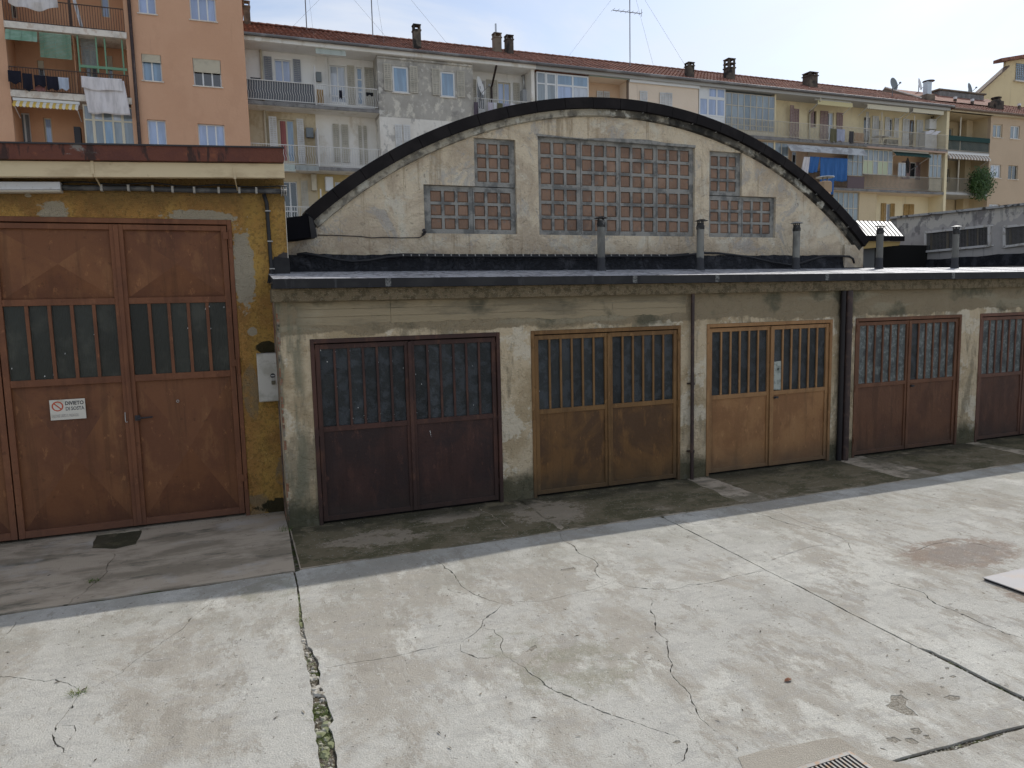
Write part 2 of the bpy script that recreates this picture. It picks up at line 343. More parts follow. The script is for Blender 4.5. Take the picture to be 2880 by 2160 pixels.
# expansion joints: broken edges along x = .40, x = 4.44, y = 6.96 and y = 2.6
def edge_line(p, q, amp, seed, step=.06):
    rnd = random.Random(seed); p, q = Vector(p), Vector(q); n = max(2, int((q-p).length/step)); d = (q-p).normalized(); nn = Vector((-d.y, d.x)); out = []; w = 0
    for i in range(n+1):
        w = .72*w+rnd.uniform(-1, 1)*amp; out.append(p+(q-p)*i/n+nn*w)
    return [(v.x, v.y) for v in out]
def wide(y):                                             # half width of the broken joint left of the garages
    return .009+.017*max(0, min(1, (6.2-y)/1.0))+.034*max(0, 1-abs(y-4.3)/.5)
jl = []; jr = []
rnd = random.Random(5)
yy = 6.94
while yy > 1.2:
    h = wide(yy); jx = .385-.018*(7-yy)+.012*math.sin(yy*3.1)
    jl.append((jx-h*rnd.uniform(.5, 1.0), yy)); jr.append((jx+h*rnd.uniform(.75, 1.35)+.03*max(0, math.sin(yy*5.3))*(yy < 5.6), yy)); yy -= rnd.uniform(.03, .075)
j3l = edge_line((4.462, 6.93), (4.36, 2.64), .004, 3, .07); j3r = [(x+rnd.uniform(.006, .022)+(.035 if y < 3.5 else 0), y) for x, y in j3l]
def sheet(name, outer, holes, z, mat, parent, depth=.0155, label=None):
    P, F = cdt(outer, holes); mb = MB(); mb.add([(p[0], p[1], z) for p in P], [tuple(int(i) for i in f) for f in F])
    for loop in [outer]+holes:
        n = len(loop); mb.add([(x, y, z) for x, y in loop]+[(x, y, z-depth) for x, y in loop], [(i, (i+1) % n, (i+1) % n+n, i+n) for i in range(n)])
    o = link(name, mb.me(name), mat, parent)
    if label: o['label'] = label
    return o
def mine(polys, x0, x1, y0, y1):
    out = []
    for p in polys:
        a = np.array(p); c = a.mean(0)
        if x0 < c[0] < x1 and y0 < c[1] < y1: out.append([(min(max(x, x0+.004), x1-.004), min(max(y, y0+.004), y1-.004)) for x, y in p])
    return out
cross_l = edge_line((-9, 6.90), (.37, 6.945), .006, 21, .08); cross_u = [(x, y+.034+.03*abs(math.sin(x*1.7))+.012*math.sin(x*13)) for x, y in cross_l]
slab = sheet('concrete_slab', [(-9, .8)]+[(x, y) for x, y in cross_l]+jl, mine(CR, -9, .36, .8, 6.9), 0, M_conc, ground, label='left slab of cracked pale concrete')
gx = [gnd(*Z8(360, 1600)), gnd(*Z8(640, 1540)), gnd(*Z8(940, 1485)), gnd(*Z8(1080, 1575)), gnd(*Z8(1250, 1680))]
patch = [(gx[0][0], gx[0][1]), (gx[1][0], gx[1][1]+.004), (gx[2][0], gx[2][1]), (gx[3][0], gx[3][1]), (3.21, 2.62), (3.2, 2.25), (2.30, 2.25), (2.29, 2.7)]
patch = [(p.x, p.y) for p in jag([Vector(p) for p in patch+[patch[0]]], .03, 2, 8)[:-1]]
front_edge = edge_line((4.36, 2.62), (.34, 2.86), .006, 31, .08)
slab2 = [p for p in jr if p[1] > 2.95][::-1]+[(.47, 6.985)]+edge_line((.5, 6.99), (4.44, 6.99), .004, 41, .1)+j3l+front_edge[1:-1]
sheet('concrete_slab', slab2, mine(CR+PITS, .42, 4.42, 2.7, 6.98)+[patch], 0, M_conc, ground, label='middle slab of pale concrete with long branching cracks')
sheet('concrete_slab', [(x, y) for x, y in j3r][::-1]+edge_line((4.50, 6.99), (40, 6.99), .004, 43, .2)+[(40, 2.6)], mine(CR+PITS, 4.5, 39, 2.62, 6.98), 0, M_conc, ground, label='right slab of pale concrete with rust stains')
fe2 = [(x+random.Random(k).uniform(-.02, .02), y-.016-.02*abs(math.sin(x*3))-random.Random(k+500).uniform(0, .016)) for k, (x, y) in enumerate(front_edge)]
sheet('concrete_slab', fe2+[(.34, -1), (40, -1), (40, 2.56)], [patch], 0, M_conc, ground, label='strip of concrete slab in front of the drain joint')
sheet('cement_patch', patch, [[(2.52, 2.32), (3.02, 2.32), (3.02, 2.835), (2.52, 2.835)]], .004, M_patch, ground, label='sandy cement patch round the drain')
apl = cross_u+[(.40, 6.97), (.435, 8.36), (.435, 9.3), (-9, 9.3)]
pl = [gnd(*Z6(*p)) for p in [(520,185),(548,108),(800,78),(770,162),(655,188)]]
plj = [(p.x, p.y) for p in jag([Vector(p) for p in pl+[pl[0]]], .05, 2, 17)[:-1]]
sheet('concrete_slab', apl, mine(CRA, -9, .4, 6.97, 9.2)+[plj], 0, M_apron, ground, label='stained concrete apron before the big brown door')
sheet('sunken_patch', [(x*1.0, y) for x, y in plj], [], -.012, M_moss, ground, label='dark mossy patch at the foot of the big brown door')
# mossy aprons with plainer strips between
strips = [(.46, 3.22), (3.22, 5.72), (6.05, 8.42), (8.98, 11.2), (11.45, 14.2)]
for i, (a, b) in enumerate(strips):
    o = [(a, 7.03)]+edge_line((a+.05, 7.03), (b-.1, 7.03), .008, 60+i, .05)+[(b, 7.04)]+edge_line((b+(.0 if i < 1 else -.08), 7.1), (b+.0, 8.42), .020, 70+i, .06)+edge_line((a, 8.42), (a+(.06 if i else 0), 7.1), .018 if i else .002, 80+i, .06)
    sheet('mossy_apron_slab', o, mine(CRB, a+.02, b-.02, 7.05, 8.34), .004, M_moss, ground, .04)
sheet('concrete_slab', [(.45, 7.005), (40, 7.005), (40, 8.5), (.45, 8.5)], [], 0, M_apron, ground, label='stained concrete strip along the garage doors')
for p in PITS:
    a = np.array(p); c = a.mean(0)
    sheet('worn_pit', [tuple(c+(q-c)*1.06) for q in a], [], -.003, M_worn, ground, .01)
# drain grating
M_steel = mat('weathered_steel', (.20, .195, .185), .55, metal=.3, layers=[((.22, .15, .10), dict(s=30, d=5, lo=.5, hi=.62))], spec=.5)
M_void = mat('dark_void', (.012, .011, .010), .9)
gr = thing('drain_grate', 'square steel drain grating set in a sandy cement patch', 'drain grate', (2.77, 2.58, 0))
fr = MB()
for a in ((2.523, 2.548, 2.323, 2.832), (2.992, 3.017, 2.323, 2.832), (2.549, 2.991, 2.323, 2.347), (2.549, 2.991, 2.808, 2.832)): fr.box(*a, -.015, .007)
fr.build('frame', M_steel, gr)
for k in range(16): BX('bar', M_steel, gr, 2.556+k*.0275, 2.567+k*.0275, 2.3475, 2.8075, -.014, .004)
BX('pit', M_void, gr, 2.53, 3.01, 2.33, 2.83, -.0155, -.0142)
# steel cover plate
M_plate = mat('pale_rusty_plate', (.30, .29, .295), .6, layers=[((.33, .285, .25), dict(s=3, d=8, lo=.52, hi=.66)), ((.44, .43, .43), dict(s=2, d=6, lo=.55, hi=.68, off=4))], metal=.1, spec=.4)
M_blackiron = mat('black_iron', (.03, .027, .03), .55, spec=.4)
cp = thing('cover_plate', 'raised pale steel cover plate with rust at the right edge', 'cover plate', (6.9, 3.6, 0))
MB().box(5.95, 7.6, 3.02, 4.22, .018, .026).build('plate', M_plate, cp, bevel=.002)
MB().box(5.962, 7.59, 3.03, 4.21, .0005, .0178).build('shadow_rim', M_blackiron, cp)  # black filler under the plate: its edge shadow put into colour
# crumbs of concrete, litter, weeds
def stone(mb, x, y, r, z=0, rn=random):
    n = 5; t = [(x+r*rn.uniform(.6, 1.1)*math.cos(2*math.pi*k/n), y+r*rn.uniform(.6, 1.1)*math.sin(2*math.pi*k/n)) for k in range(n)]
    h = r*rn.uniform(.25, .6)
    mb.add([(a, b, z) for a, b in t]+[(x+(a-x)*.6, y+(b-y)*.6, z+h) for a, b in t], [(i, (i+1) % n, (i+1) % n+n, i+n) for i in range(n)]+[tuple(range(n, 2*n))])
M_rubble = mat('pale_rubble', (.46, .43, .37), .95, layers=[((.27, .24, .19), dict(s=25, d=3, lo=.45, hi=.6)), ((.16, .18, .07), dict(s=4, d=4, lo=.5, hi=.58, off=5, k=.8))])
rb = MB(); rn = random.Random(9)
for k in range(620):
    y = rn.uniform(3.6, 6.4); h = wide(y); x = .385-.018*(7-y)+.012*math.sin(y*3.1)+rn.uniform(-.8, 1.5)*h; stone(rb, x, y, rn.uniform(.004, .012) if rn.random() < .92 else rn.uniform(.015, .03), -.0155, rn)
for k in range(420):
    t = rn.random(); stone(rb, 4.36-4.0*t+rn.uniform(-.02, .02), 2.62+.24*t-rn.uniform(.0, .045), rn.uniform(.003, .011), -.0155, rn)
for k in range(260): q = rn.choice(j3l); stone(rb, q[0]+rn.uniform(.0, .04), q[1]+rn.uniform(-.04, .04), rn.uniform(.003, .010), -.0155, rn)
for k in range(14):                                      # loose broken fragments of the slab edge
    y = rn.uniform(3.85, 4.75); x = .385-.018*(7-y)+.012*math.sin(y*3.1)+rn.uniform(-.3, 1.0)*wide(y); stone(rb, x, y, rn.uniform(.025, .045), -.012, rn)
tag(rb.build('joint_rubble', M_rubble), 'crumbled concrete rubble lying in the broken expansion joint', 'rubble', kind='stuff')
lt = MB()
for k in range(420):
    x, y = rn.uniform(-2.3, 9), rn.uniform(2.6, 7.9)
    if abs(x-.38) < .05 or abs(y-6.95) < .05: continue
    r = rn.uniform(.003, .010); a = rn.uniform(0, 6.28); c, s = math.cos(a), math.sin(a); l = r*rn.uniform(1, 3.2)
    lt.add([(x+c*l, y+s*l, .006), (x-s*r*.6, y+c*r*.6, .010), (x-c*l, y-s*l, .006), (x+s*r*.6, y-c*r*.6, .0065)], [(0, 1, 2, 3)])
for k in range(520):                                     # grit and leaf bits gathered at the foot of the doors
    x = rn.uniform(-2.4, 12); y = (8.33 if x > .46 else 9.12)-abs(rn.gauss(0, .09)); r = rn.uniform(.003, .009); a = rn.uniform(0, 6.28); c, s = math.cos(a), math.sin(a); l = r*rn.uniform(.8, 2.2)
    lt.add([(x+c*l, y+s*l, .008), (x-s*r*.6, y+c*r*.6, .012), (x-c*l, y-s*l, .008), (x+s*r*.6, y-c*r*.6, .0085)], [(0, 1, 2, 3)])
M_litter = mat('dry_litter', (.07, .055, .04), .9, layers=[((.25, .22, .17), dict(s=3, d=1, lo=.5, hi=.52))])
tag(lt.build('leaf_litter', M_litter), 'tiny dry leaf bits scattered over the concrete yard', 'litter', kind='stuff')
M_grass = mat('weed_green', (.085, .14, .03), .7, layers=[((.15, .17, .05), dict(s=20, d=2, lo=.45, hi=.55))])
M_leafb = mat('dry_brown_leaf', (.20, .085, .045), .7)
def tuft(x, y, n, h, label, spread=.05, name='grass_tuft'):
    mb = MB(); q = random.Random(int(x*1000+y*77))
    for k in range(n):
        a = q.uniform(0, 6.28); l = h*q.uniform(.5, 1.1); w = .0022; bx, by = x+q.uniform(-spread, spread)*.35, y+q.uniform(-spread, spread)*.35
        dx, dy = math.cos(a), math.sin(a); px, py = -dy*w, dx*w; z0 = -.02
        p1 = (bx+dx*l*.35, by+dy*l*.35, z0+l*.55); p2 = (bx+dx*l*.95, by+dy*l*.95, z0+l*.62)
        mb.add([(bx-px, by-py, z0), (bx+px, by+py, z0), (p1[0]+px, p1[1]+py, p1[2]), (p1[0]-px, p1[1]-py, p1[2]), p2], [(0, 1, 2, 3), (3, 2, 4)])
    tag(mb.build(name, M_grass), label, 'grass')
g_ = lambda Z, x, y: gnd(*Z(x, y))
tuft(*g_(Z6, 445, 1005), 50, .062, 'spiky green grass tuft at a forking crack in the lower left', .12)
tuft(*g_(Z6, 525, 375), 46, .06, 'low green weed in a crack of the shaded left apron', .14, 'weed')
tuft(*g_(Z6, 1725, 590), 34, .045, 'small green weed at the top of the broken wide joint', .14, 'weed')
tuft(*g_(Z6, 1710, 478), 26, .035, 'tiny weed in the wide joint just below the shadow edge', .10, 'weed')
tuft(*g_(Z6, 1782, 1110), 60, .035, 'flat yellow-green weed patch in the wide broken joint', .28, 'weed')
tuft(.40, 8.33, 40, .09, 'weed clump at the corner between yellow wall and garages', .2, 'weed')
lx, ly = g_(Z8, 647, 1160); lf = MB()
lf.add([(lx-.03, ly, .006), (lx-.01, ly-.015, .012), (lx+.02, ly-.012, .016), (lx+.035, ly+.004, .008), (lx+.015, ly+.016, .017), (lx-.012, ly+.014, .014), (lx, ly, .022)], [(0, 1, 6), (1, 2, 6), (2, 3, 6), (3, 4, 6), (4, 5, 6), (5, 0, 6)])
tag(lf.build('fallen_leaf', M_leafb), 'single curled brown leaf lying on the sunlit slab', 'leaf')
# ------------------------------------------------------------------ low garages
M_plas = mat('garage_plaster', (.54, .435, .295), .92, layers=[
    ((.40, .31, .195), dict(s=1.6, d=10, lo=.44, hi=.57, off=2, ro=.66)),
    ((.62, .55, .43), dict(s=1.9, d=10, lo=.53, hi=.57, off=6, ro=.68, k=.75)),
    ((.22, .185, .125), dict(s=2.2, d=9, lo=.50, hi=.60, st=(1.6, 1, .4), off=9, ro=.7, k=.75)),
    ((.25, .20, .13), dict(s=1.7, d=9, lo=.08, hi=.2, off=3, ro=.68, zr=(2.36, 2.385, .36), k=.95)),      # bare board-marked concrete above the plaster
    ((.30, .26, .18), dict(s=1.3, d=6, lo=.50, hi=.60, st=(.6, 1, 3), off=15, zr=(2.42, 2.48, .36), k=.8)),
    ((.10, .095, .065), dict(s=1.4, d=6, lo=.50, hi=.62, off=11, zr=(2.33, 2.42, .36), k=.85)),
    ((.12, .115, .075), dict(s=2.2, d=6, lo=.05, hi=.2, off=17, xr=(.84, .78, .15), zr=(2.05, 2.5), k=.0)),
    ((.17, .165, .115), dict(s=2.0, d=6, lo=.46, hi=.58, st=(2.2, 1, .35), off=18, xr=(.80, .70, .1), k=.75)),
    ((.045, .048, .028), dict(s=3.0, d=6, lo=.1, hi=.3, off=8, ro=.65, zr=(.66, .44, .5), k=.85))],
    bump=[(.6, .012, dict(s=38, d=6, lo=.3, hi=.7)), (.5, .02, dict(s=5, d=5, lo=.45, hi=.55, off=6))], spec=.15)
M_edge = mat('pebbly_slab_edge', (.30, .235, .145), .95, layers=[((.17, .135, .08), dict(s=14, d=6, lo=.45, hi=.6)), ((.52, .45, .34), dict(s=95, d=2, lo=.62, hi=.68, off=4, k=.8)), ((.36, .24, .16), dict(s=60, d=2, lo=.6, hi=.68, off=7, k=.6))],
    bump=[(1, .02, dict(s=75, d=4, lo=.3, hi=.7))], spec=.15)
M_brick = mat('broken_brick_edge', (.30, .15, .09), .95, layers=[((.30, .26, .2), dict(s=6, d=5, lo=.47, hi=.55)), ((.06, .055, .045), dict(s=4, d=5, lo=.5, hi=.62, off=4))], bump=[(.9, .02, dict(s=30, d=5, lo=.3, hi=.7))])
M_fascia = mat('dark_grey_fascia', (.020, .019, .020), .6, layers=[((.07, .07, .072), dict(s=9, d=5, lo=.60, hi=.72, st=(1.6, 1, .3), k=.6)), ((.030, .029, .029), dict(s=3, d=5, lo=.45, hi=.6, off=3))], spec=.2)
M_bitu = mat('bitumen_upturn', (.016, .0165, .020), .6, layers=[((.05, .05, .056), dict(s=5, d=6, lo=.5, hi=.66, st=(1, 1, .6)))], bump=[(.8, .02, dict(s=16, d=6, lo=.42, hi=.58, dist=1.0))], spec=.22)
M_roofb = mat('silvery_roof_felt', (.42, .42, .44), .5, layers=[((.16, .16, .175), dict(s=10, d=6, lo=.46, hi=.56, st=(1, .5, 1), dist=1.5)), ((.42, .42, .43), dict(s=3, d=6, lo=.5, hi=.65, off=4))], bump=[(.5, .01, dict(s=22, d=5, lo=.42, hi=.55, dist=1.2))], spec=.55)
rnd = random.Random(77)
M_cable = mat('black_cable', (.012, .012, .014), .5, spec=.4)
M_clip = mat('pale_clip', (.40, .385, .36), .6)
DOORX = [(.778, 3.033), (3.445, 5.640), (6.065, 8.290), (8.738, 10.975), (11.40, 13.64)]
DZ = 2.137
gar = thing('garage_row', 'row of low flat-roofed garages with rusty double doors and stained plaster', 'garages', (.45, GY, 0))
holes = [[(a, -.02), (b, -.02), (b, DZ), (a, DZ)] for a, b in DOORX]
# openings run to the ground, so the wall outline steps round them
outl = [(.44, -.03)]
for a, b in DOORX: outl += [(a, -.03), (a, DZ), (b, DZ), (b, -.03)]
outl += [(24, -.03), (24, 2.565), (.44, 2.565)]
plate('wall', outl, [], GY, .30, M_plas, gar)
MB().box(.442, .56, GY+.302, 9.2, -.03, 2.56).build('side_wall', M_brick, gar)
jb = MB()                                                # broken brick showing along the bare corner
rn = random.Random(4); z = .1
while z < 2.45:
    h = rn.uniform(.05, .16); w = rn.uniform(.008, .028); jb.box(.4385, .442+w, GY-.0025-rn.uniform(0, .004), GY+.05, z, z+h*rn.uniform(.6, .95)); z += h
o = jb.build('bare_brick', M_brick, gar)
# shuttering board marks cast proud in the bare concrete beam
M_board = mat('board_marked_concrete', (.31, .25, .16), .93, layers=[((.20, .165, .11), dict(s=1.8, d=7, lo=.42, hi=.6, st=(.5, 1, 2.5), off=4, ro=.66)), ((.36, .30, .20), dict(s=1.5, d=6, lo=.55, hi=.66, st=(.7, 1, 2), off=9, k=.8)), ((.075, .07, .048), dict(s=1.5, d=7, lo=.50, hi=.64, off=13, k=.85)), ((.07, .07, .05), dict(s=2, d=5, lo=.2, hi=.5, off=2, xr=(1.15, .7, .5), k=.8))], bump=[(.5, .01, dict(s=18, d=6, lo=.3, hi=.7, st=(.3, 1, 2)))])
bz = [2.552, 2.466, 2.378, 2.292]
for bi in range(3):
    cuts = [.64, 1.70+.0*bi, 3.55+.5*bi, 5.73] if bi != 1 else [.66, 1.70, 4.6, 5.72]
    for ci, (a, b) in enumerate(zip(cuts, cuts[1:])):
        lowp = [(a+.003, bz[bi+1]+.004), (b-.003, bz[bi+1]+.004)]
        if bi == 2: lowp = edge_line((a+.003, bz[3]), (b-.003, bz[3]), .012, 300+ci, .05)
        MB().prism(lowp+[(b-.003, bz[bi]-.003), (a+.003, bz[bi]-.003)], GY-.003-.0015*((bi+ci) % 2), GY+.02).build('concrete_board', M_board, gar)
MB().prism([(.40, 2.555), (24, 2.555), (24, 2.70), (.40, 2.70)], 8.252, 8.62).build('roof_slab_edge', M_edge, gar, bevel=.006)
roof = MB(); nx = 60
roof.add([(.42+23.6*i/nx, y, z) for i in range(nx+1) for y, z in ((8.205, 2.803), (8.26, 2.812), (9.62, 2.945), (9.62, 2.78), (8.206, 2.78))],
         [(i*5+k, (i+1)*5+k, (i+1)*5+k+1, i*5+k+1) for i in range(nx) for k in range(4)])
roof.build('roof', M_roofb, gar)
for k in range(20):                                      # lapped seams of the roofing felt
    x = 1.2+k*1.02+random.Random(k).uniform(-.08, .08); MB().add([(x, 8.262, 2.8135), (x+.06, 8.262, 2.8135), (x+.06+.25, 9.56, 2.9405), (x+.25, 9.56, 2.9405), (x, 8.262, 2.8165), (x+.06, 8.262, 2.8165), (x+.31, 9.56, 2.9435), (x+.25, 9.56, 2.9435)], [(4, 5, 6, 7), (0, 1, 5, 4), (0, 4, 7, 3), (1, 2, 6, 5)]).build('felt_lap', M_roofb, gar)
xs = [.415, 1.66, 4.85, 6.12, 8.02, 10.55, 13.2, 16, 20]
for a, b in zip(xs, xs[1:]):
    MB().add([(a, 8.203, 2.801), (b-.004, 8.203, 2.801), (b-.004, 8.198, 2.712), (a, 8.198, 2.712), (a, 8.185, 2.700), (b-.004, 8.185, 2.700), (a, 8.25, 2.699), (b-.004, 8.25, 2.699), (a, 8.26, 2.806), (b-.004, 8.26, 2.806)],
             [(0, 1, 2, 3), (3, 2, 5, 4), (4, 5, 7, 6), (1, 0, 8, 9)]).build('fascia_sheet', M_fascia, gar)
    if a > .5: BX('fascia_joint', mat('fascia_joint_zinc', (.16, .16, .155), .6, layers=[((.05, .05, .05), dict(s=40, d=4, lo=.45, hi=.6))]), gar, a-.035, a+.03, 8.1945, 8.199, 2.704, 2.80)
M_pipe = mat('dark_brown_pipe', (.035, .020, .018), .5, layers=[((.07, .04, .03), dict(s=8, d=4, lo=.5, hi=.65))], spec=.4)
dp = MB().tube([(5.80, 8.30, .0), (5.80, 8.30, 2.555)], .026, 10).build('thin_downpipe', M_pipe, gar, auto=True)
for z in (.38, 1.32): MB().tube([(5.80, 8.30, z), (5.80, 8.30, z+.03)], .036, 10).box(5.745, 5.855, 8.325, 8.349, z+.005, z+.025).build('pipe_clip', M_pipe, dp)
dp = MB().tube([(8.535, 8.285, .0), (8.535, 8.285, 2.555)], .052, 14).build('wide_downpipe', M_pipe, gar, auto=True)
MB().tube([(8.535, 8.285, 2.0), (8.535, 8.285, 2.07)], .058, 14).build('pipe_collar', M_pipe, dp)
MB().tube([(8.435, 8.30, .0), (8.435, 8.30, 2.555)], .04, 12).build('black_downpipe', mat('black_pipe', (.014, .011, .012), .55), gar, auto=True)

M_glassk = mat('dark_pebbled_glass', (.016, .019, .020), .3, layers=[((.027, .030, .029), dict(s=1.1, d=4, lo=.48, hi=.66)), ((.035, .04, .045), dict(s=8, d=3, lo=.45, hi=.6, off=5))], bump=[(.6, .006, dict(s=55, d=3, lo=.3, hi=.7))], spec=.28, vary=(.75, 1.4))
M_glassp = mat('pale_dusty_glass', (.10, .115, .11), .3, layers=[((.22, .24, .225), dict(s=24, d=4, lo=.48, hi=.62)), ((.05, .055, .055), dict(s=5, d=3, lo=.5, hi=.64, off=4))], bump=[(.8, .008, dict(s=60, d=3, lo=.3, hi=.7))], spec=.6)
M_glassr = mat('reeded_glass', (.022, .024, .020), .25, layers=[((.045, .046, .037), dict(s=1.6, d=4, lo=.52, hi=.68))], bump=[(.5, .004, dict(s=120, d=1, lo=.3, hi=.7, st=(1, 1, .12)))], spec=.26, vary=(.7, 1.5))
M_paper = mat('torn_paper', (.38, .40, .36), .9, layers=[((.24, .26, .23), dict(s=15, d=4, lo=.45, hi=.6))])
M_paintfleck = mat('paint_flecks', (.62, .62, .60), .7)
def paint(name, c, c2, c3, dirt, rough=.62, vs=1.4):
    return mat(name, c, rough, layers=[
        (c2, dict(s=vs, d=7, lo=.42, hi=.60, off=len(_mats), ro=.62, dist=.6)), (c3, dict(s=vs*2.6, d=7, lo=.52, hi=.66, st=(1.7, 1, .6), off=len(_mats)+3, ro=.66, k=.7)),
        (tuple(a*.55 for a in c), dict(s=2.2, d=6, lo=.52, hi=.66, st=(4, 1, .22), off=8, ro=.66, k=.55)),
        (tuple(min(1, a*1.5) for a in c3), dict(s=9, d=8, lo=.60, hi=.64, st=(1.4, 1, .7), off=13, ro=.75, k=.45)),
        (dirt, dict(s=3, d=6, lo=.05, hi=.3, off=5, zr=(.62, .05, .35), k=.85)), (tuple(a*.45 for a in c), dict(s=16, d=5, lo=.63, hi=.70, off=2, k=.5))],
        bump=[(.25, .006, dict(s=26, d=5, lo=.3, hi=.7))], spec=.3)
DP = [(paint('oxblood_paint', (.046, .021, .017), (.029, .016, .015), (.075, .033, .024), (.030, .024, .020)), paint('oxblood_frame', (.075, .033, .024), (.045, .022, .018), (.105, .048, .03), (.035, .024, .02))),
      (paint('ochre_brown_paint', (.15, .074, .025), (.085, .043, .019), (.205, .10, .032), (.055, .042, .025)), paint('ochre_frame', (.19, .10, .036), (.14, .073, .028), (.235, .13, .05), (.06, .045, .027))),
      (paint('tan_paint', (.30, .152, .062), (.23, .11, .045), (.335, .176, .076), (.09, .065, .042)), paint('tan_frame', (.30, .16, .067), (.245, .128, .054), (.34, .19, .083), (.09, .065, .042))),
      (paint('rust_brown_paint', (.125, .055, .028), (.098, .042, .023), (.15, .068, .034), (.05, .034, .025)), paint('rust_brown_frame', (.15, .066, .034), (.12, .053, .028), (.18, .082, .042), (.06, .038, .027))),
      (paint('umber_paint', (.095, .044, .028), (.068, .033, .023), (.115, .054, .033), (.04, .028, .023)), paint('umber_frame', (.15, .07, .046), (.11, .055, .038), (.17, .082, .052), (.05, .033, .025)))]
DL = ['dark oxblood garage door nearest the yellow wall', 'worn ochre brown garage door beside the thin downpipe', 'light tan garage door between the two downpipes', 'reddish brown garage door with pale dusty glass right of the wide downpipe', 'umber garage door cut by the right edge']
M_gap = mat('shadow_gap', (.006, .005, .005), .9)
for di, (x0, x1) in enumerate(DOORX):
    mp_, mf = DP[di]; gl = M_glassk if di < 3 else M_glassp
    fr = MB(); y = GY-.012
    fr.box(x0+.001, x0+.045, y, GY+.07, -.02, DZ-.001).box(x1-.045, x1-.001, y, GY+.07, -.02, DZ-.001).box(x0+.046, x1-.046, y, GY+.07, DZ-.05, DZ-.001)
    door = fr.build('garage_door', mf, gar, bevel=.003); door['label'] = DL[di]
    BX('backing', M_gap, door, x0+.03, x1-.03, GY+.075, GY+.09, -.02, DZ-.02)
    xm = (x0+x1)/2; lx = [(x0+.052, xm-.006), (xm+.006, x1-.052)]; zb, zr0, zr1, zt = .035, 1.075, 1.135, DZ-.062
    rnd = random.Random(di)
    for li, (a, b) in enumerate(lx):
        yo = GY+.004+rnd.uniform(0, .012)
        lf = MB(); s = .052
        lf.box(a, a+s, yo, yo+.04, zb, zt).box(b-s, b, yo, yo+.04, zb, zt).box(a+s+.0005, b-s-.0005, yo+.001, yo+.04, zt-.055, zt-.0005).box(a+s+.0005, b-s-.0005, yo+.001, yo+.04, zr0, zr1).box(a+s+.0005, b-s-.0005, yo+.001, yo+.04, zb+.0005, zb+.055)
        lf.build('leaf_frame', mf, door, bevel=.002)
        g = MB(); n = 10; pa, pb, pz0, pz1 = a+s-.003, b-s+.003, zb+.05, zr0+.004        # sheet with a slight dent
        g.add([(pa+(pb-pa)*i/n, yo+.017+.006*math.sin(i*1.3+di)*math.sin(j*1.1+li), pz0+(pz1-pz0)*j/n) for j in range(n+1) for i in range(n+1)], [(j*(n+1)+i, j*(n+1)+i+1, (j+1)*(n+1)+i+1, (j+1)*(n+1)+i) for j in range(n) for i in range(n)])
        g.build('sheet_panel', mp_, door, smooth=True)
        np_ = 6; wv = (b-a-2*s); pw = wv/np_
        for k in range(np_):
            pm = gl
            if di == 3 and li == 1 and k == 0: pm = M_glassk
            BX('glass_pane', pm, door, a+s+k*pw+.002, a+s+(k+1)*pw-.002, yo+.026, yo+.031, zr1-.004, zt-.052)
            if k: BX('glazing_bar', mf, door, a+s+k*pw-.013, a+s+k*pw+.013, yo+.006, yo+.025, zr1-.002, zt-.054)
        for z in (.22, 1.02, 1.93): 
            hx = a-.03 if li == 0 else b+.03
            MB().tube([(hx, yo-.016, z), (hx, yo-.016, z+.11)], .013, 8).box(min(hx, hx+(.035 if li == 0 else -.035)), max(hx, hx+(.035 if li == 0 else -.035)), yo-.006, yo-.001, z+.02, z+.09).build('hinge', mf, door, auto=True)
        if di < 3:                                        # flecks of old paint on the glass edges
            fl = MB()
            for q in range(18 if di == 0 else 4):
                k = rnd.randrange(np_); sx = rnd.choice((a+s+k*pw+.014, a+s+(k+1)*pw-.016, a+s+(k+.5)*pw)) if q > 8 else a+s+k*pw+.015
                z = rnd.uniform(zr1+.01, zt-.07); w = rnd.uniform(.002, .006); h = rnd.uniform(.003, .018)
                fl.add([(sx-w, yo+.0255, z), (sx+w, yo+.0255, z+.002), (sx+w*.6, yo+.0255, z+h), (sx-w*.7, yo+.0255, z+h*.8)], [(0, 1, 2, 3)])
            fl.build('paint_flecks', M_paintfleck, door)
    MB().box(xm-.020, xm+.022, GY-.009, GY+.003, zb+.01, zt-.01).build('cover_strip', mf, door, bevel=.002)
    if di >= 2: MB().box(xm+.055, xm+.13, GY-.012, GY+.003, zr0-.05, zr0-.022).tube([(xm+.07, GY-.012, zr0-.036), (xm+.07, GY-.035, zr0-.036)], .008, 8).build('handle', M_blackiron, door)
    if di == 2:
        a, b = lx[1]; pw = (b-a-.104)/6; xa = a+.052
        MB().add([(xa+.006, GY+.028, zr1+.02), (xa+pw-.016, GY+.026, zr1+.0), (xa+pw-.016, GY+.027, zr1+.40), (xa+pw*.55, GY+.026, zr1+.28), (xa+.008, GY+.028, zr1+.41)], [(0, 1, 3), (1, 2, 3), (0, 3, 4)]).build('torn_paper', M_paper, door)
        MB().add([(xa+.006, GY+.0275, zr1+.30), (xa+pw-.016, GY+.0265, zr1+.34), (xa+pw-.018, GY+.0265, zr1+.43), (xa+.008, GY+.0275, zr1+.42)], [(0, 1, 2, 3)]).build('torn_paper', M_paper, door)
    if di == 0:
        a, b = lx[1]; fl = MB(); 
        for q in range(4): fl.add([(a+.20+.006*q, GY+.012, .98-.02*q), (a+.215+.004*q, GY+.012, .975-.02*q), (a+.212, GY+.012, .99-.02*q)], [(0, 1, 2)])
        fl.build('paint_flecks', M_paintfleck, door)

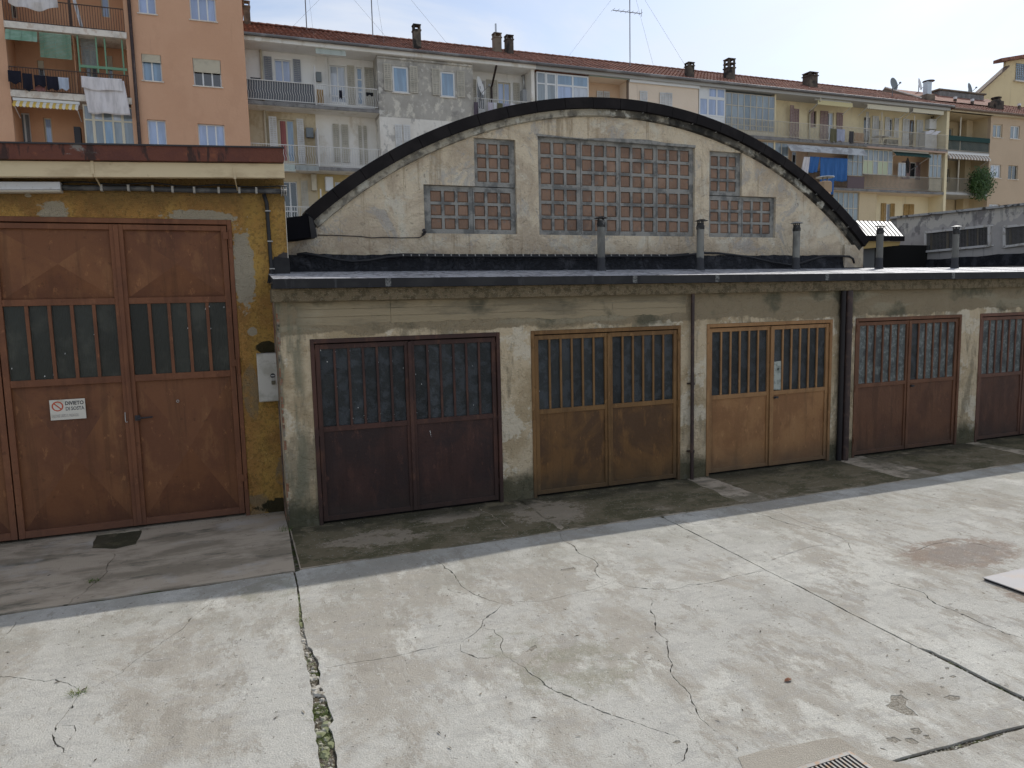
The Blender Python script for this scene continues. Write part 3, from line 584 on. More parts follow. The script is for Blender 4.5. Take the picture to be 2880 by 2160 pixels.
# ------------------------------------------------------------------ yellow workshop on the left
M_yel = mat('ochre_roughcast', (.53, .285, .088), .95, layers=[
    ((.39, .205, .07), dict(s=2.2, d=7, lo=.42, hi=.60, off=1, ro=.66)), ((.60, .36, .105), dict(s=2.6, d=6, lo=.54, hi=.66, st=(1, 1, .6), off=4, k=.8)),
    ((.62, .40, .10), dict(s=2.0, d=5, lo=.35, hi=.55, off=14, xr=(.16, .3, .1), k=.5)),
    ((.30, .18, .06), dict(s=26, d=5, lo=.5, hi=.62, off=6, k=.7)), ((.63, .44, .19), dict(s=50, d=3, lo=.62, hi=.70, off=9, k=.6)),
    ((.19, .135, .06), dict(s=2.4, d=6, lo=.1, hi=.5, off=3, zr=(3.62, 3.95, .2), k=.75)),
    ((.46, .40, .30), dict(s=9, d=9, lo=.1, hi=.2, off=8, ro=.68, circ=[((.14, 9.15, 2.95), (.13, 9, .52), .9), ((-.25, 9.15, 3.56), (.42, 9, .075), .9), ((-1.74, 9.15, 3.58), (.14, 9, .12), .9), ((.2, 9.15, 2.22), (.06, 9, .06), .7), ((-1.95, 9.15, 3.74), (.03, 9, .02), .8)], k=.95)),
    ((.30, .22, .13), dict(s=5, d=6, lo=.3, hi=.5, off=5, circ=[((.15, 9.15, 1.5), (.10, 9, .32), .9), ((.5, 9.15, .5), (.14, 9, .22), .9), ((.12, 9.15, .1), (.16, 9, .16), .9)], k=.85)),
    ((.035, .034, .020), dict(s=4, d=6, lo=.1, hi=.3, off=18, circ=[((.36, 9.15, 2.02), (.13, 9, .085), .7), ((.44, 9.15, .06), (.28, 9, .10), 1.4), ((.5, 9.15, 1.30), (.07, 9, .06), .5)], k=.95)),
    ((.075, .075, .08), dict(s=6, d=5, lo=.05, hi=.2, off=21, circ=[((.62, 9.15, 2.95), (.16, 9, .22), .5)], k=.95))],
    bump=[(1, .014, dict(s=60, d=5, lo=.3, hi=.7)), (.5, .02, dict(s=6, d=5, lo=.4, hi=.6, off=8))], spec=.12)
M_pale = mat('bare_pale_render', (.62, .57, .48), .95, bump=[(.6, .01, dict(s=40, d=5, lo=.3, hi=.7))])
M_rustf = mat('rusty_red_fascia', (.135, .046, .029), .7, layers=[((.11, .038, .027), dict(s=2.2, d=7, lo=.44, hi=.58, off=2, ro=.68)), ((.24, .085, .04), dict(s=5, d=7, lo=.56, hi=.66, off=5, k=.8)),
    ((.22, .21, .19), dict(s=7, d=6, lo=.5, hi=.58, off=8, circ=[((-1.45, 8.7, 4.17), (.34, 9, .07), .9), ((-2.2, 8.7, 4.15), (.14, 9, .06), .9), ((-1.1, 8.7, 4.22), (.10, 9, .05), .9)], k=.85)),
    ((.035, .02, .017), dict(s=5, d=6, lo=.57, hi=.64, st=(1.6, 1, .35), off=12, k=.85))], bump=[(.4, .008, dict(s=30, d=5, lo=.3, hi=.7))], spec=.3)
M_cream = mat('cream_gutter_metal', (.62, .50, .315), .55, layers=[((.50, .39, .24), dict(s=2, d=6, lo=.48, hi=.64, st=(1, 1, 2.5))), ((.24, .18, .10), dict(s=8, d=5, lo=.62, hi=.74, st=(1.5, 1, .4), off=4, k=.7))], spec=.35)
M_blueW = mat('white_painted_strip', (.66, .68, .72), .55, layers=[((.5, .5, .5), dict(s=4, d=5, lo=.5, hi=.64)), ((.3, .25, .2), dict(s=14, d=5, lo=.6, hi=.7, k=.6))])
yw = thing('yellow_workshop', 'ochre yellow workshop with rusty roof edge and huge brown metal door', 'workshop', (-1.5, YY, 0))
DX0, DX1, DZT = -4.75, .046, 3.52
plate('wall', [(-9, -.03), (DX0, -.03), (DX0, DZT), (DX1, DZT), (DX1, -.03), (.655, -.03), (.655, 4.03), (-9, 4.03)], [], YY, .3, M_yel, yw, edge=True)
BX('side_wall', M_pale, yw, .30, .656, YY+.302, 14, -.03, 4.03)
MB().prism([(.6525, 2.80), (.6595, 2.80), (.6595, 3.75), (.6525, 3.75)], YY-.004, YY+.32).build('corner_bead', M_pale, yw)
MB().add([(.40, YY-.006, 2.79), (.672, YY-.006, 2.79), (.668, YY-.006, 3.08), (.50, YY-.006, 3.10), (.44, YY-.006, 2.98), (.672, YY+.3, 2.79), (.668, YY+.3, 3.09)], [(0, 1, 2, 3, 4), (1, 5, 6, 2)]).build('bitumen_flashing', M_fascia, yw)
zl = lambda x, z: z+(x-.63)*.034
def slant(x0, x1, za, zb, y0, y1, name, m, par): return MB().prism([(x0, zl(x0, za)), (x1, zl(x1, za)), (x1, zl(x1, zb)), (x0, zl(x0, zb))], y0, y1).build(name, m, par, bevel=.003)
slant(-9, .64, 4.128, 4.285, 8.76, 14, 'roof_fascia', M_rustf, yw)
MB().prism([(-9, zl(-9, 4.28)), (.65, zl(.65, 4.28)), (.65, zl(.65, 4.296)), (-9, zl(-9, 4.296))], 8.745, 14.1).build('roof_cap', M_blackiron, yw)
for a, b in ((-9, -1.28), (-1.277, .645)): slant(a, b, 3.965, 4.122, 8.815, 8.90, 'gutter_box', M_cream, yw)
for x in (-1.28, .11): MB().prism([(x-.012, 3.93), (x+.016, 3.93), (x+.016, 4.07), (x-.012, 4.07)], 8.806, 8.8145).bar((x, 8.82, 3.95), (x+.03, 9.13, 3.83), .025, .008).build('gutter_strap', M_cream, yw)
BX('soffit', mat('dirty_soffit', (.16, .13, .09), .9), yw, -9, .64, 8.901, YY+.2, 4.035, 4.045)
slant(-9, -1.62, 3.865, 3.945, 9.00, 9.14, 'white_strip', M_blueW, yw)
slant(-9, -1.62, 3.845, 3.862, 9.01, 9.14, 'strip_lip', M_pale, yw)
# the big door
PB = [paint('big_door_paint', (.175, .069, .028), (.125, .047, .022), (.215, .094, .038), (.062, .027, .018), .6, 1.1), paint('big_door_frame', (.185, .073, .034), (.145, .057, .028), (.215, .092, .043), (.12, .055, .035))]
PB2 = paint('big_door_paint_worn_lit', (.20, .082, .033), (.15, .058, .026), (.245, .11, .045), (.062, .027, .018), .6, 1.1)  # paler copy for the side triangles: crease shading painted in with the wear
bd = MB(); y = YY-.01
bd.box(DX1-.05, DX1-.001, y, YY+.1, -.02, DZT-.001).box(DX0, DX1-.051, y, YY+.1, DZT-.055, DZT-.001)
bigd = bd.build('big_metal_door', PB[1], yw, bevel=.003); bigd['label'] = 'tall rust brown metal door with creased panels and reeded glass'
BX('backing', M_gap, bigd, DX0, DX1-.03, YY+.105, YY+.12, -.02, DZT-.03)
leaves = [(-4.74, -3.56), (-3.548, -2.358), (-2.346, -1.158), (-1.146, -.012)]
for li, (a, b) in enumerate(leaves):
    yo = YY+.006; s = .062; zb, za0, za1, zc0, zc1, zt = .03, 1.70, 1.775, 2.575, 2.645, DZT-.066
    lf = MB().box(a, a+s, yo, yo+.045, zb, zt).box(b-s, b, yo, yo+.045, zb, zt)
    for z0, z1 in ((zb+.001, zb+.08), (za0, za1), (zc0, zc1), (zt-.06, zt-.001)): lf.box(a+s+.0005, b-s-.0005, yo+.001, yo+.045, z0, z1)
    lf.build('leaf_frame', PB[1], bigd, bevel=.003)
    for z0, z1 in ((zb+.08, za0), (zc1, zt-.06)):         # sheets creased corner to corner
        cx, cz = (a+b)/2+.02, (z0+z1)/2; pa, pb = a+s-.002, b-s+.002
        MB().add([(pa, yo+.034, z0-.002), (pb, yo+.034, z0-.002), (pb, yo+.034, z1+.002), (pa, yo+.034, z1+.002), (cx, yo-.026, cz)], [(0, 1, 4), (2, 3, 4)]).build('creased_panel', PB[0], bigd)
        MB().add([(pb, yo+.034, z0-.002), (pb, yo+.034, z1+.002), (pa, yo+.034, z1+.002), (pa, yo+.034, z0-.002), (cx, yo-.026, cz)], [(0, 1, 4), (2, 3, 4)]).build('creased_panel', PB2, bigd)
    n = 5; w = (b-a-2*s)/n
    for k in range(n):
        BX('glass_pane', M_glassr, bigd, a+s+k*w+.002, a+s+(k+1)*w-.002, yo+.030, yo+.035, za1-.003, zc0+.003)
        if k: BX('glazing_bar', PB[1], bigd, a+s+k*w-.017, a+s+k*w+.017, yo+.006, yo+.029, za1-.001, zc0+.001)
    fl = MB(); rnd = random.Random(li+30)
    for q in range(5):
        k = rnd.randrange(n); sx = rnd.choice((a+s+k*w+.022, a+s+(k+1)*w-.022, a+s+(k+.5)*w)); z = rnd.uniform(za1+.02, zc0-.04); ww = rnd.uniform(.003, .007)
        fl.add([(sx-ww, yo+.0295, z), (sx+ww, yo+.0295, z+.003), (sx+ww*.4, yo+.0295, z+.02)], [(0, 1, 2)])
    fl.build('paint_flecks', M_paintfleck, bigd)
for z in (.33, 1.72, 3.2):
    MB().tube([(DX1-.02, YY-.03, z), (DX1-.02, YY-.03, z+.2)], .017, 8).box(DX1-.10, DX1-.02, YY-.012, YY-.004, z+.10, z+.18).build('hinge', PB[1], bigd, auto=True)
MB().box(-1.176, -1.130, YY-.012, YY+.004, .04, DZT-.07).build('cover_strip', PB[1], bigd, bevel=.002)
MB().box(-1.115, -1.06, YY-.012, YY+.005, 1.255, 1.315).tube([(-1.09, YY-.012, 1.285), (-1.09, YY-.045, 1.285), (-.93, YY-.05, 1.29)], .010, 8).build('handle', M_blackiron, bigd)
MB().tube([(-1.21, YY-.006, 1.36), (-1.212, YY-.016, 1.27), (-1.205, YY-.018, 1.245), (-1.192, YY-.018, 1.252)], .005, 6).build('hook', M_clip, bigd)
MB().lathe([(.010, 0), (.016, .004), (.016, .010), (.008, .012)], (0, 0, 0), 12)
mbk = MB(); n = 14
mbk.tube([(-.66+.013*math.cos(2*math.pi*k/n), YY+.003, 1.447+.013*math.sin(2*math.pi*k/n)) for k in range(n+1)], .004, 6).build('peephole_ring', M_clip, bigd)
# no-parking sign
M_signw = mat('cream_sign_plate', (.62, .58, .50), .5, layers=[((.50, .45, .36), dict(s=6, d=5, lo=.5, hi=.66))], spec=.4)
M_signk = mat('sign_black', (.035, .035, .04), .6); M_signg = mat('sign_faded_grey', (.40, .37, .33), .6); M_signr = mat('sign_red', (.50, .085, .035), .55)
def text(s, size, x, z, y, m, parent, name, sx=1.0, bold=.0):
    c = bpy.data.curves.new('t', 'FONT'); c.body = s; c.size = size; c.offset = bold; c.extrude = .0006; c.resolution_u = 3
    t = bpy.data.objects.new('t', c); COL.objects.link(t); dg = bpy.context.evaluated_depsgraph_get(); me = bpy.data.meshes.new_from_object(t.evaluated_get(dg)); bpy.data.objects.remove(t)
    me.transform(Matrix.Translation((x, y, z)) @ Matrix.Rotation(rad(90), 4, 'X') @ Matrix.Diagonal((sx, 1, 1, 1)))
    me.name = name; return link(name, me, m, parent)
sg = thing('no_parking_sign', 'cream no-parking sign reading divieto di sosta on the big brown door', 'sign', (-1.77, YY-.004, 1.32))
ys = YY-.006
MB().box(-1.937, -1.595, ys, ys+.004, 1.322, 1.546).build('plate', M_signw, sg, bevel=.0015)
ring = MB(); n = 36; cx, cz = -1.862, 1.474
for r0, r1 in ((.043, .056),):
    ring.add([(cx+r*math.cos(2*math.pi*k/n), ys-.0015, cz+r*math.sin(2*math.pi*k/n)*.98) for k in range(n) for r in (r0, r1)], [(2*k, 2*k+1, (2*k+3) % (2*n), (2*k+2) % (2*n)) for k in range(n)])
ring.bar((cx-.034, ys-.0016, cz+.034), (cx+.034, ys-.0016, cz-.034), .012, .0008)
ring.build('prohibition_ring', M_signr, sg)
text('DIVIETO', .056, -1.790, 1.484, ys-.001, M_signk, sg, 'lettering', .86, .0015)
text('DI SOSTA', .056, -1.788, 1.424, ys-.001, mat('sign_dark_grey', (.14, .135, .13), .6), sg, 'lettering', .75, .0013)
text('LASCIARE LIBERO IL PASSAGGIO', .046, -1.922, 1.352, ys-.001, M_signg, sg, 'lettering', .385, .0006)
# meter box
mb_ = thing('meter_box', 'white metal meter cabinet with padlock on the yellow wall', 'meter box', (.345, YY, 1.39))
M_boxw = mat('grimy_white_cabinet', (.50, .475, .42), .55, layers=[((.38, .355, .30), dict(s=6, d=6, lo=.46, hi=.64)), ((.16, .14, .11), dict(s=30, d=4, lo=.66, hi=.72, k=.7))], spec=.35)
MB().box(.228, .463, 8.99, 9.148, 1.39, 1.962).build('cabinet', M_boxw, mb_, bevel=.006)
MB().box(.236, .455, 8.983, 8.9895, 1.40, 1.952).build('cabinet_door', M_boxw, mb_, bevel=.002)
lk = MB().add([(.394+.028*math.cos(2*math.pi*k/20), yv, 1.698+.028*math.sin(2*math.pi*k/20)) for yv in (8.979, 8.9825) for k in range(20)], [tuple(range(20))]+[(k, (k+1) % 20, (k+1) % 20+20, k+20) for k in range(20)]).build('lock_plate', M_blackiron, mb_)
text('LOCK', .018, .372, 1.692, 8.978, M_clip, mb_, 'lettering', .95, .001) if False else BX('lock_label', M_clip, lk, .374, .414, 8.977, 8.9785, 1.691, 1.705)
pk = MB().box(.374, .418, 8.962, 8.980, 1.594, 1.638).build('padlock', mat('padlock_bronze', (.12, .105, .075), .45, metal=.5), mb_, bevel=.004)
MB().tube([(.384, 8.972, 1.637), (.384, 8.972, 1.662), (.390, 8.972, 1.672), (.402, 8.972, 1.672), (.408, 8.972, 1.662), (.408, 8.972, 1.637)], .004, 8).build('shackle', M_clip, pk)
text('ENEL', .030, .298, 1.862, 8.9825, mat('faded_lettering', (.36, .335, .29), .6), mb_, 'lettering', 1.0, .0004)
# conduits
M_cond = mat('dark_conduit', (.055, .056, .06), .5, layers=[((.12, .12, .12), dict(s=8, d=4, lo=.5, hi=.66))])
cd = thing('conduit_run', 'dark cable conduit with pale clips under the yellow workshop eaves', 'conduit', (-.5, 9.08, 3.82))
zc = lambda x: 3.845+.004*math.sin(x*5)+x*.012
MB().tube([(-1.62+.1*k, 9.09, zc(-1.62+.1*k)) for k in range(24)], .030, 10).build('conduit', M_cond, cd, smooth=True)
MB().tube([(-1.62+.1*k, 9.07, zc(-1.62+.1*k)+.048+.012*math.sin(k*.9)) for k in range(24)], .008, 6).build('thin_cable', M_cable, cd, smooth=True)
for px in (284, 360, 428, 484, 545, 614, 672, 720): x = at(px, 520, 9.06)[0]; MB().box(x-.012, x+.012, 9.055, 9.13, zc(x)-.033, zc(x)+.033).build('clip', M_clip, cd)
for k in range(3): MB().tube([(.62+k*.025, 9.09+.05*math.cos(t), zc(.6)+.05*math.sin(t)) for t in np.linspace(0, 6.28, 12)], .006, 6).build('insulator_coil', M_clip, cd)
cd2 = thing('vertical_cable', 'black cable clipped down the yellow wall beside the meter box', 'cable', (.46, 9.12, 1.4))
MB().tube([(.42, 9.10, 3.82), (.448, 9.118, 3.72), (.452, 9.12, 3.3), (.462, 9.12, 2.6), (.474, 9.12, 1.95), (.478, 9.12, 1.35)], .022, 8).build('cable', M_cable, cd2, smooth=True)
for z in (3.62, 3.27, 2.95, 2.66, 2.42, 2.2): MB().box(.425+(3.6-z)*.015, .485+(3.6-z)*.015, 9.092, 9.149, z, z+.012).build('clip', M_clip, cd2)
# ------------------------------------------------------------------ vaulted workshop behind the garages
M_gab = mat('stained_gable_render', (.66, .555, .405), .93, layers=[
    ((.50, .405, .295), dict(s=1.5, d=11, lo=.43, hi=.57, off=2, ro=.68, dist=.7)), ((.66, .60, .48), dict(s=2.0, d=11, lo=.52, hi=.60, off=5, ro=.68, dist=.6, k=.8)),
    ((.40, .38, .355), dict(s=1.9, d=11, lo=.53, hi=.60, off=9, ro=.74, dist=.8, k=.65)), ((.36, .275, .18), dict(s=2.6, d=8, lo=.56, hi=.64, st=(3.4, 1, .16), off=12, ro=.66, k=.6)),
    ((.31, .24, .17), dict(s=1.6, d=7, lo=.3, hi=.55, st=(1, 1, 1.6), off=15, zr=(3.55, 3.30, .3), k=.6)),
    ((.64, .55, .39), dict(s=3.0, d=7, lo=.5, hi=.58, off=18, zr=(3.42, 3.26, .25), k=.6)),
    ((.23, .19, .14), dict(s=11, d=6, lo=.62, hi=.68, off=7, dist=1.2, k=.55)),
    ((.25, .18, .11), dict(s=4, d=6, lo=.42, hi=.58, st=(2.6, 1, .25), off=3, circ=[((4.45, 9.6, 4.95), (.28, 9, .36), .7)], k=.6))],
    bump=[(.6, .012, dict(s=32, d=6, lo=.3, hi=.7)), (.6, .02, dict(s=4.5, d=6, lo=.4, hi=.6, off=5, dist=.8))], spec=.12)
M_rim = mat('stained_arch_rim', (.42, .38, .30), .93, layers=[((.028, .027, .024), dict(s=2.3, d=7, lo=.36, hi=.52, off=4, ro=.66, xr=(5.2, 6.4, .8))), ((.10, .09, .075), dict(s=3.3, d=7, lo=.52, hi=.64, off=14, k=.7)), ((.56, .54, .46), dict(s=3.1, d=6, lo=.58, hi=.64, off=8, k=.85)), ((.10, .09, .075), dict(s=6, d=6, lo=.46, hi=.6, off=2, k=.7))], bump=[(.6, .012, dict(s=30, d=5, lo=.3, hi=.7))])
M_coping = mat('dark_brown_coping', (.0125, .0105, .0108), .7, layers=[((.019, .016, .016), dict(s=3, d=5, lo=.45, hi=.62))], spec=.12)
M_grid = mat('grey_cement_grid', (.30, .29, .265), .92, layers=[((.16, .16, .152), dict(s=5, d=7, lo=.44, hi=.6)), ((.32, .315, .29), dict(s=8, d=6, lo=.55, hi=.66, off=4, k=.7))], bump=[(.5, .008, dict(s=50, d=5, lo=.3, hi=.7))], spec=.15)
M_block = mat('brown_glass_block', (.27, .165, .11), .5, layers=[((.21, .13, .09), dict(s=2.2, d=5, lo=.4, hi=.64)), ((.33, .215, .15), dict(s=1.7, d=4, lo=.52, hi=.66, off=4, k=.8)), ((.16, .15, .14), dict(s=12, d=4, lo=.55, hi=.68, off=7, k=.5))], bump=[(.5, .006, dict(s=120, d=0, lo=.3, hi=.7, st=(1, .1, .1)))], spec=.2, vary=(.87, 1.1))
arcpts = [at(*p, 9.49) for p in [(870, 577), (943, 527), (1000, 488), ZG(0, 300), ZG(430, 115), ZG(750, 50), ZG(1050, 28), ZG(1350, 50), ZG(1650, 130), ZG(1900, 235), ZG(2212, 450), Z4(1000, 985), Z4(1693, 1600)]]
A_ = np.array([[2*x, 2*z, 1] for x, z in arcpts]); b_ = np.array([x*x+z*z for x, z in arcpts]); cx, cz, cc = np.linalg.lstsq(A_, b_, rcond=None)[0]
AR = math.sqrt(cc+cx*cx+cz*cz); acx, acz = float(cx), float(cz)
res = [math.hypot(x-acx, z-acz)-AR for x, z in arcpts]
print('ARCH', acx, acz, AR, [round(r, 3) for r in res])
def arc(r, x): return acz+math.sqrt(max(0, r*r-(x-acx)**2))
XL, XR = at(857, 591, 9.49)[0], at(2446, 676, 9.49)[0]
aL = math.acos((XL-acx)/AR); aR = math.acos((XR-acx)/AR)
va = thing('vaulted_workshop', 'barrel-vaulted workshop with stained gable, glass-block windows and dark curved coping', 'workshop', (acx, VY, 0))
n = 60; rw = AR-.22; xg0, xg1 = .66, XR-.10
top = []
for k in range(n+1):
    x = xg1+(xg0-xg1)*k/n; top.append((x, max(3.30, arc(rw, x))))
WIN = {}
fz = .74
win_rects = [(4.127, 6.735, 3.44, 4.80, 4, 2, 0), (2.463, 3.79, 3.44, 4.075, 2, 1, 1), (3.185, 3.79, 4.085, 4.725, 1, 1, 2), (7.0, 7.612, 4.085, 4.745, 1, 1, 3), (7.0, 8.285, 3.44, 4.075, 2, 1, 4)]
def Lshape(lo, up, side):
    (a0, a1, z0, z1), (b0, b1, z2, z3) = lo, up
    if side == 'R': return [(a0, z0), (a1, z0), (a1, z3), (b0, z3), (b0, z1), (a0, z1)]
    return [(a0, z0), (a1, z0), (a1, z1), (b1, z1), (b1, z3), (a0, z3)]
wh = [[(4.127, 3.44), (6.735, 3.44), (6.735, 4.80), (4.127, 4.80)], Lshape((2.463, 3.79, 3.44, 4.08), (3.185, 3.79, 4.08, 4.725), 'R'), Lshape((7.0, 8.285, 3.44, 4.08), (7.0, 7.612, 4.08, 4.745), 'L')]
plate('gable_wall', [(xg0, 2.7), (xg1, 2.7)]+top, wh, VY, .25, M_gab, va)
BX('pier', M_gab, va, xg1-.38, xg1+.03, VY-.05, VY-.001, 2.7, 3.33)
# curved body and roof
rb = MB(); ns = 40
for k in range(ns+1):
    a = aL+(aR-aL)*k/ns; rb.v += [(acx+(AR-.06)*math.cos(a), VY+.1, acz+(AR-.06)*math.sin(a)), (acx+(AR-.06)*math.cos(a), 24, acz+(AR-.06)*math.sin(a))]
rb.f = [(2*k, 2*k+1, 2*k+3, 2*k+2) for k in range(ns)]
rb.build('roof', M_coping, va, smooth=True)
BX('side_wall', M_gab, va, XL-.15, XL+.05, VY+.26, 24, 2.7, arc(AR-.06, XL)-.02)
ri = MB(); 
for k in range(ns+1):
    a = aL+(aR-aL)*k/ns
    for r, y in ((AR-.10, VY-.055), (AR-.235, VY-.055), (AR-.25, VY+.02)): ri.v.append((acx+r*math.cos(a), y, acz+r*math.sin(a)))
ri.f = [(3*k+j, 3*k+3+j, 3*k+4+j, 3*k+1+j) for k in range(ns) for j in range(2)]
ri.build('arch_rim', M_rim, va, smooth=False)
nsh = 23; rnd = random.Random(3)
for k in range(nsh):
    a0 = aL+(aR-aL)*k/nsh; a1 = aL+(aR-aL)*(k+1)/nsh; yo = VY-.115+rnd.uniform(-.003, .003); dr = rnd.uniform(-.002, .002); da = (a1-a0)*.008
    mb = MB()
    for q in range(4):
        a = a0+(a1-a0)*q/3+(da if q == 0 else -da if q == 3 else 0)
        for r, y in ((AR-.148+dr, yo-.004), (AR-.148+dr, yo), (AR+dr*.3, yo), (AR+.006+dr*.3, yo+.03), (AR+.006, VY+.28), (AR-.148, VY-.02)): mb.v.append((acx+r*math.cos(a), y, acz+r*math.sin(a)))
    mb.f = [(6*q+j, 6*q+6+j, 6*q+7+j, 6*q+1+j) for q in range(3) for j in range(4)]+[(6*q+5, 6*q+11, 6*q+6, 6*q) for q in range(3)]+[(0, 1, 2, 3, 4, 5), (18, 19, 20, 21, 22, 23)]
    mb.build('coping_sheet', M_coping, va)
    a = a0+.01; mb = MB().tube([(acx+(AR-.17)*math.cos(a), yo-.012, acz+(AR-.17)*math.sin(a)), (acx+(AR-.17)*math.cos(a), yo+.02, acz+(AR-.17)*math.sin(a))], .004, 6).build('rivet', M_clip, va)
# glass-block windows: one cement lattice each, every block its own piece
def bl_mesh(w, h):
    mb = MB(); d = .018
    mb.add([(-w/2, 0, -h/2), (w/2, 0, -h/2), (w/2, 0, h/2), (-w/2, 0, h/2), (-w/2+d, -.012, -h/2+d), (w/2-d, -.012, -h/2+d), (w/2-d, -.012, h/2-d), (-w/2+d, -.012, h/2-d)], [(0, 1, 5, 4), (1, 2, 6, 5), (2, 3, 7, 6), (3, 0, 4, 7), (4, 5, 6, 7)])
    me = mb.me('glass_block'); me.materials.append(M_block); return me
wparts = {}
for (x0, x1, z0, z1, pc, pr, wi) in win_rects:
    wk = 0 if wi == 0 else (1 if wi in (1, 2) else 2)
    mx = .045 if wi != 1 else .09; gx_ = (x1-x0-mx-.03)/pc; hs = []; cells = []
    mz = .035; gz_ = (z1-z0-2*mz)/pr
    for i in range(pc):
        p = gx_/3.17; xs0 = x0+mx+i*gx_+(.0 if i == 0 else p*.17*.5)
        for j in range(pr):
            q = gz_/3.12; zs0 = z0+mz+j*gz_+q*.06
            for a in range(3):
                for b in range(3):
                    bw = p*.80; bh = q*.79; xa = xs0+a*p+p*.06; za = zs0+b*q+q*.1; cells.append((xa, xa+bw, za, za+bh))
    lat = plate('window' if wk not in wparts else 'window_lattice', [(x0+.001, z0+.001), (x1-.001, z0+.001), (x1-.001, z1-.001), (x0+.001, z1-.001)], [R4(c) for c in cells], VY+.045, .09, M_grid, wparts.get(wk, va))
    if wk not in wparts:
        wparts[wk] = lat; lat['label'] = ['large central glass-block window of the gable', 'left stepped glass-block window of the gable', 'right stepped glass-block window of the gable'][wk]
    me = None
    for c in cells:
        if me is None: me = bl_mesh(c[1]-c[0]+.004, c[3]-c[2]+.004)
        link('glass_block', me, None, wparts[wk], loc=((c[0]+c[1])/2, VY+.045+.022, (c[2]+c[3])/2))
    for i in range(1, pc): xx = x0+mx+i*gx_+.004; BX('panel_joint', mat('dark_joint', (.11, .11, .105), .9), wparts[wk], xx-.004, xx+.004, VY+.0425, VY+.0445, z0+.02, z1-.02)
# ragged mortar head above the main window
MB().prism([(4.11, 4.795), (6.74, 4.772), (6.74, 4.81), (6.2, 4.815), (5.9, 4.845), (5.2, 4.83), (4.85, 4.80), (4.11, 4.825)], VY-.012, VY+.05).build('mortar_lintel', M_grid, va, bevel=.004)
# bitumen upturn along the foot of the gable and black boot at the left springing
up = MB(); n = 80
for k in range(n+1):
    x = .66+(xg1+.06-.66)*k/n; up.v += [(x, VY-.02-.04*(1), 2.935), (x, VY-.022, 3.0), (x, VY-.006, 3.155+.008*math.sin(x*7)+.006*math.sin(x*23)), (x, VY+.01, 3.16)]
up.f = [(4*k+j, 4*k+4+j, 4*k+5+j, 4*k+1+j) for k in range(n) for j in range(3)]
up.build('bitumen_upturn', M_bitu, va, smooth=True)
bt = MB(); r_ = at(800, 634, 9.35); l_ = at(868, 590, 9.35)
P0 = [at(*p, 9.42) for p in [(760, 684), (800, 679), (845, 674), (891, 667), (886, 640), (880, 615), (860, 598), (846, 609), (830, 610), (800, 614), (760, 618)]]
bt.prism(P0, 9.36, 9.62).build('bitumen_boot', mat('black_boot', (.006, .006, .008), .8, spec=.05), va, bevel=.01)
MB().prism([at(*p, 9.34) for p in [(868, 607), (879, 614), (887, 640), (892, 667), (876, 670), (872, 640)]], 9.345, 9.36).build('boot_flap', M_fascia, va)
# cable along the upturn
cb = thing('cable_run', 'black cable bundle clipped and sagging along the gable foot', 'cable', (4, VY-.06, 3.1))
cps = [(835, 716), (860, 712), (900, 719), (950, 730), (992, 735), (1040, 732), (1090, 723), (1130, 719), (1200, 720), (1300, 721), (1500, 721), (1700, 721), (1890, 721), (1940, 717), (1978, 711), (2020, 712), (2065, 717), (2111, 723), (2170, 737), (2222, 745), (2254, 740), (2290, 728), (2320, 720), (2360, 720), (2390, 721), (2400, 727), (2404, 740)]
cw = [at(px, py, VY-.07) for px, py in cps]
MB().tube([(x, VY-.06-(.05 if 835 < 0 else 0), z) for x, z in cw], .017, 8).build('cable', M_cable, cb, smooth=True)
MB().tube([(x, VY-.045, z+.022) for x, z in cw[6:14]], .012, 6).build('thin_cable', M_cable, cb, smooth=True)
for k in range(34):
    px = 1134+k*22.5; x, z = at(px, 719, VY-.07); BX('clip', M_clip, cb, x-.006, x+.006, VY-.08, VY-.02, z-.006, z+.018)
ww = thing('thin_wall_wire', 'thin sagging wire with a small lamp on the gable left part', 'wire', (2, VY-.02, 3.5))
pts = [at(*p, VY-.02) for p in [(893, 661), (950, 662), (1015, 665), (1045, 669), (1085, 667), (1125, 669), (1180, 668), (1190, 662)]]
MB().tube([(x, VY-.015, z) for x, z in pts], .006, 6).build('wire', M_cable, ww, smooth=True)
x, z = at(1192, 658, VY-.03); MB().tube([(x, VY, z), (x, VY-.07, z+.01)], .02, 8).tube([(x+.01, VY-.06, z+.02), (x-.02, VY-.10, z+.045)], .022, 8).build('lamp', M_blackiron, ww)

# ------------------------------------------------------------------ flue pipes on the garage roof
M_flue = mat('fibre_cement_flue', (.23, .225, .20), .9, layers=[((.15, .145, .13), dict(s=5, d=6, lo=.45, hi=.6, st=(1, 1, .5))), ((.05, .05, .055), dict(s=9, d=5, lo=.05, hi=.2, off=3, zr=(3.16, 3.13, .08), k=.97))], bump=[(.4, .006, dict(s=50, d=4, lo=.3, hi=.7))])
M_cowl = mat('sooty_cowl', (.035, .034, .033), .6, layers=[((.16, .15, .14), dict(s=12, d=4, lo=.52, hi=.66))], metal=.3)
M_cowlg = mat('grey_cowl_cap', (.30, .30, .29), .6, layers=[((.15, .15, .14), dict(s=14, d=4, lo=.5, hi=.66))], metal=.2)
FL = [(1690, 608, 'first flue pipe from the left, before the central gable window'), (1970, 616, 'second flue pipe from the left, with a tilted torn cowl'), (2241, 623, 'third flue pipe, before the plain right end of the gable'), (2476, 632, 'fourth flue pipe, before the yellow soffit and striped metal roof'), (2690, 634, 'rightmost flue pipe, before the barred window of the grey workshop')]
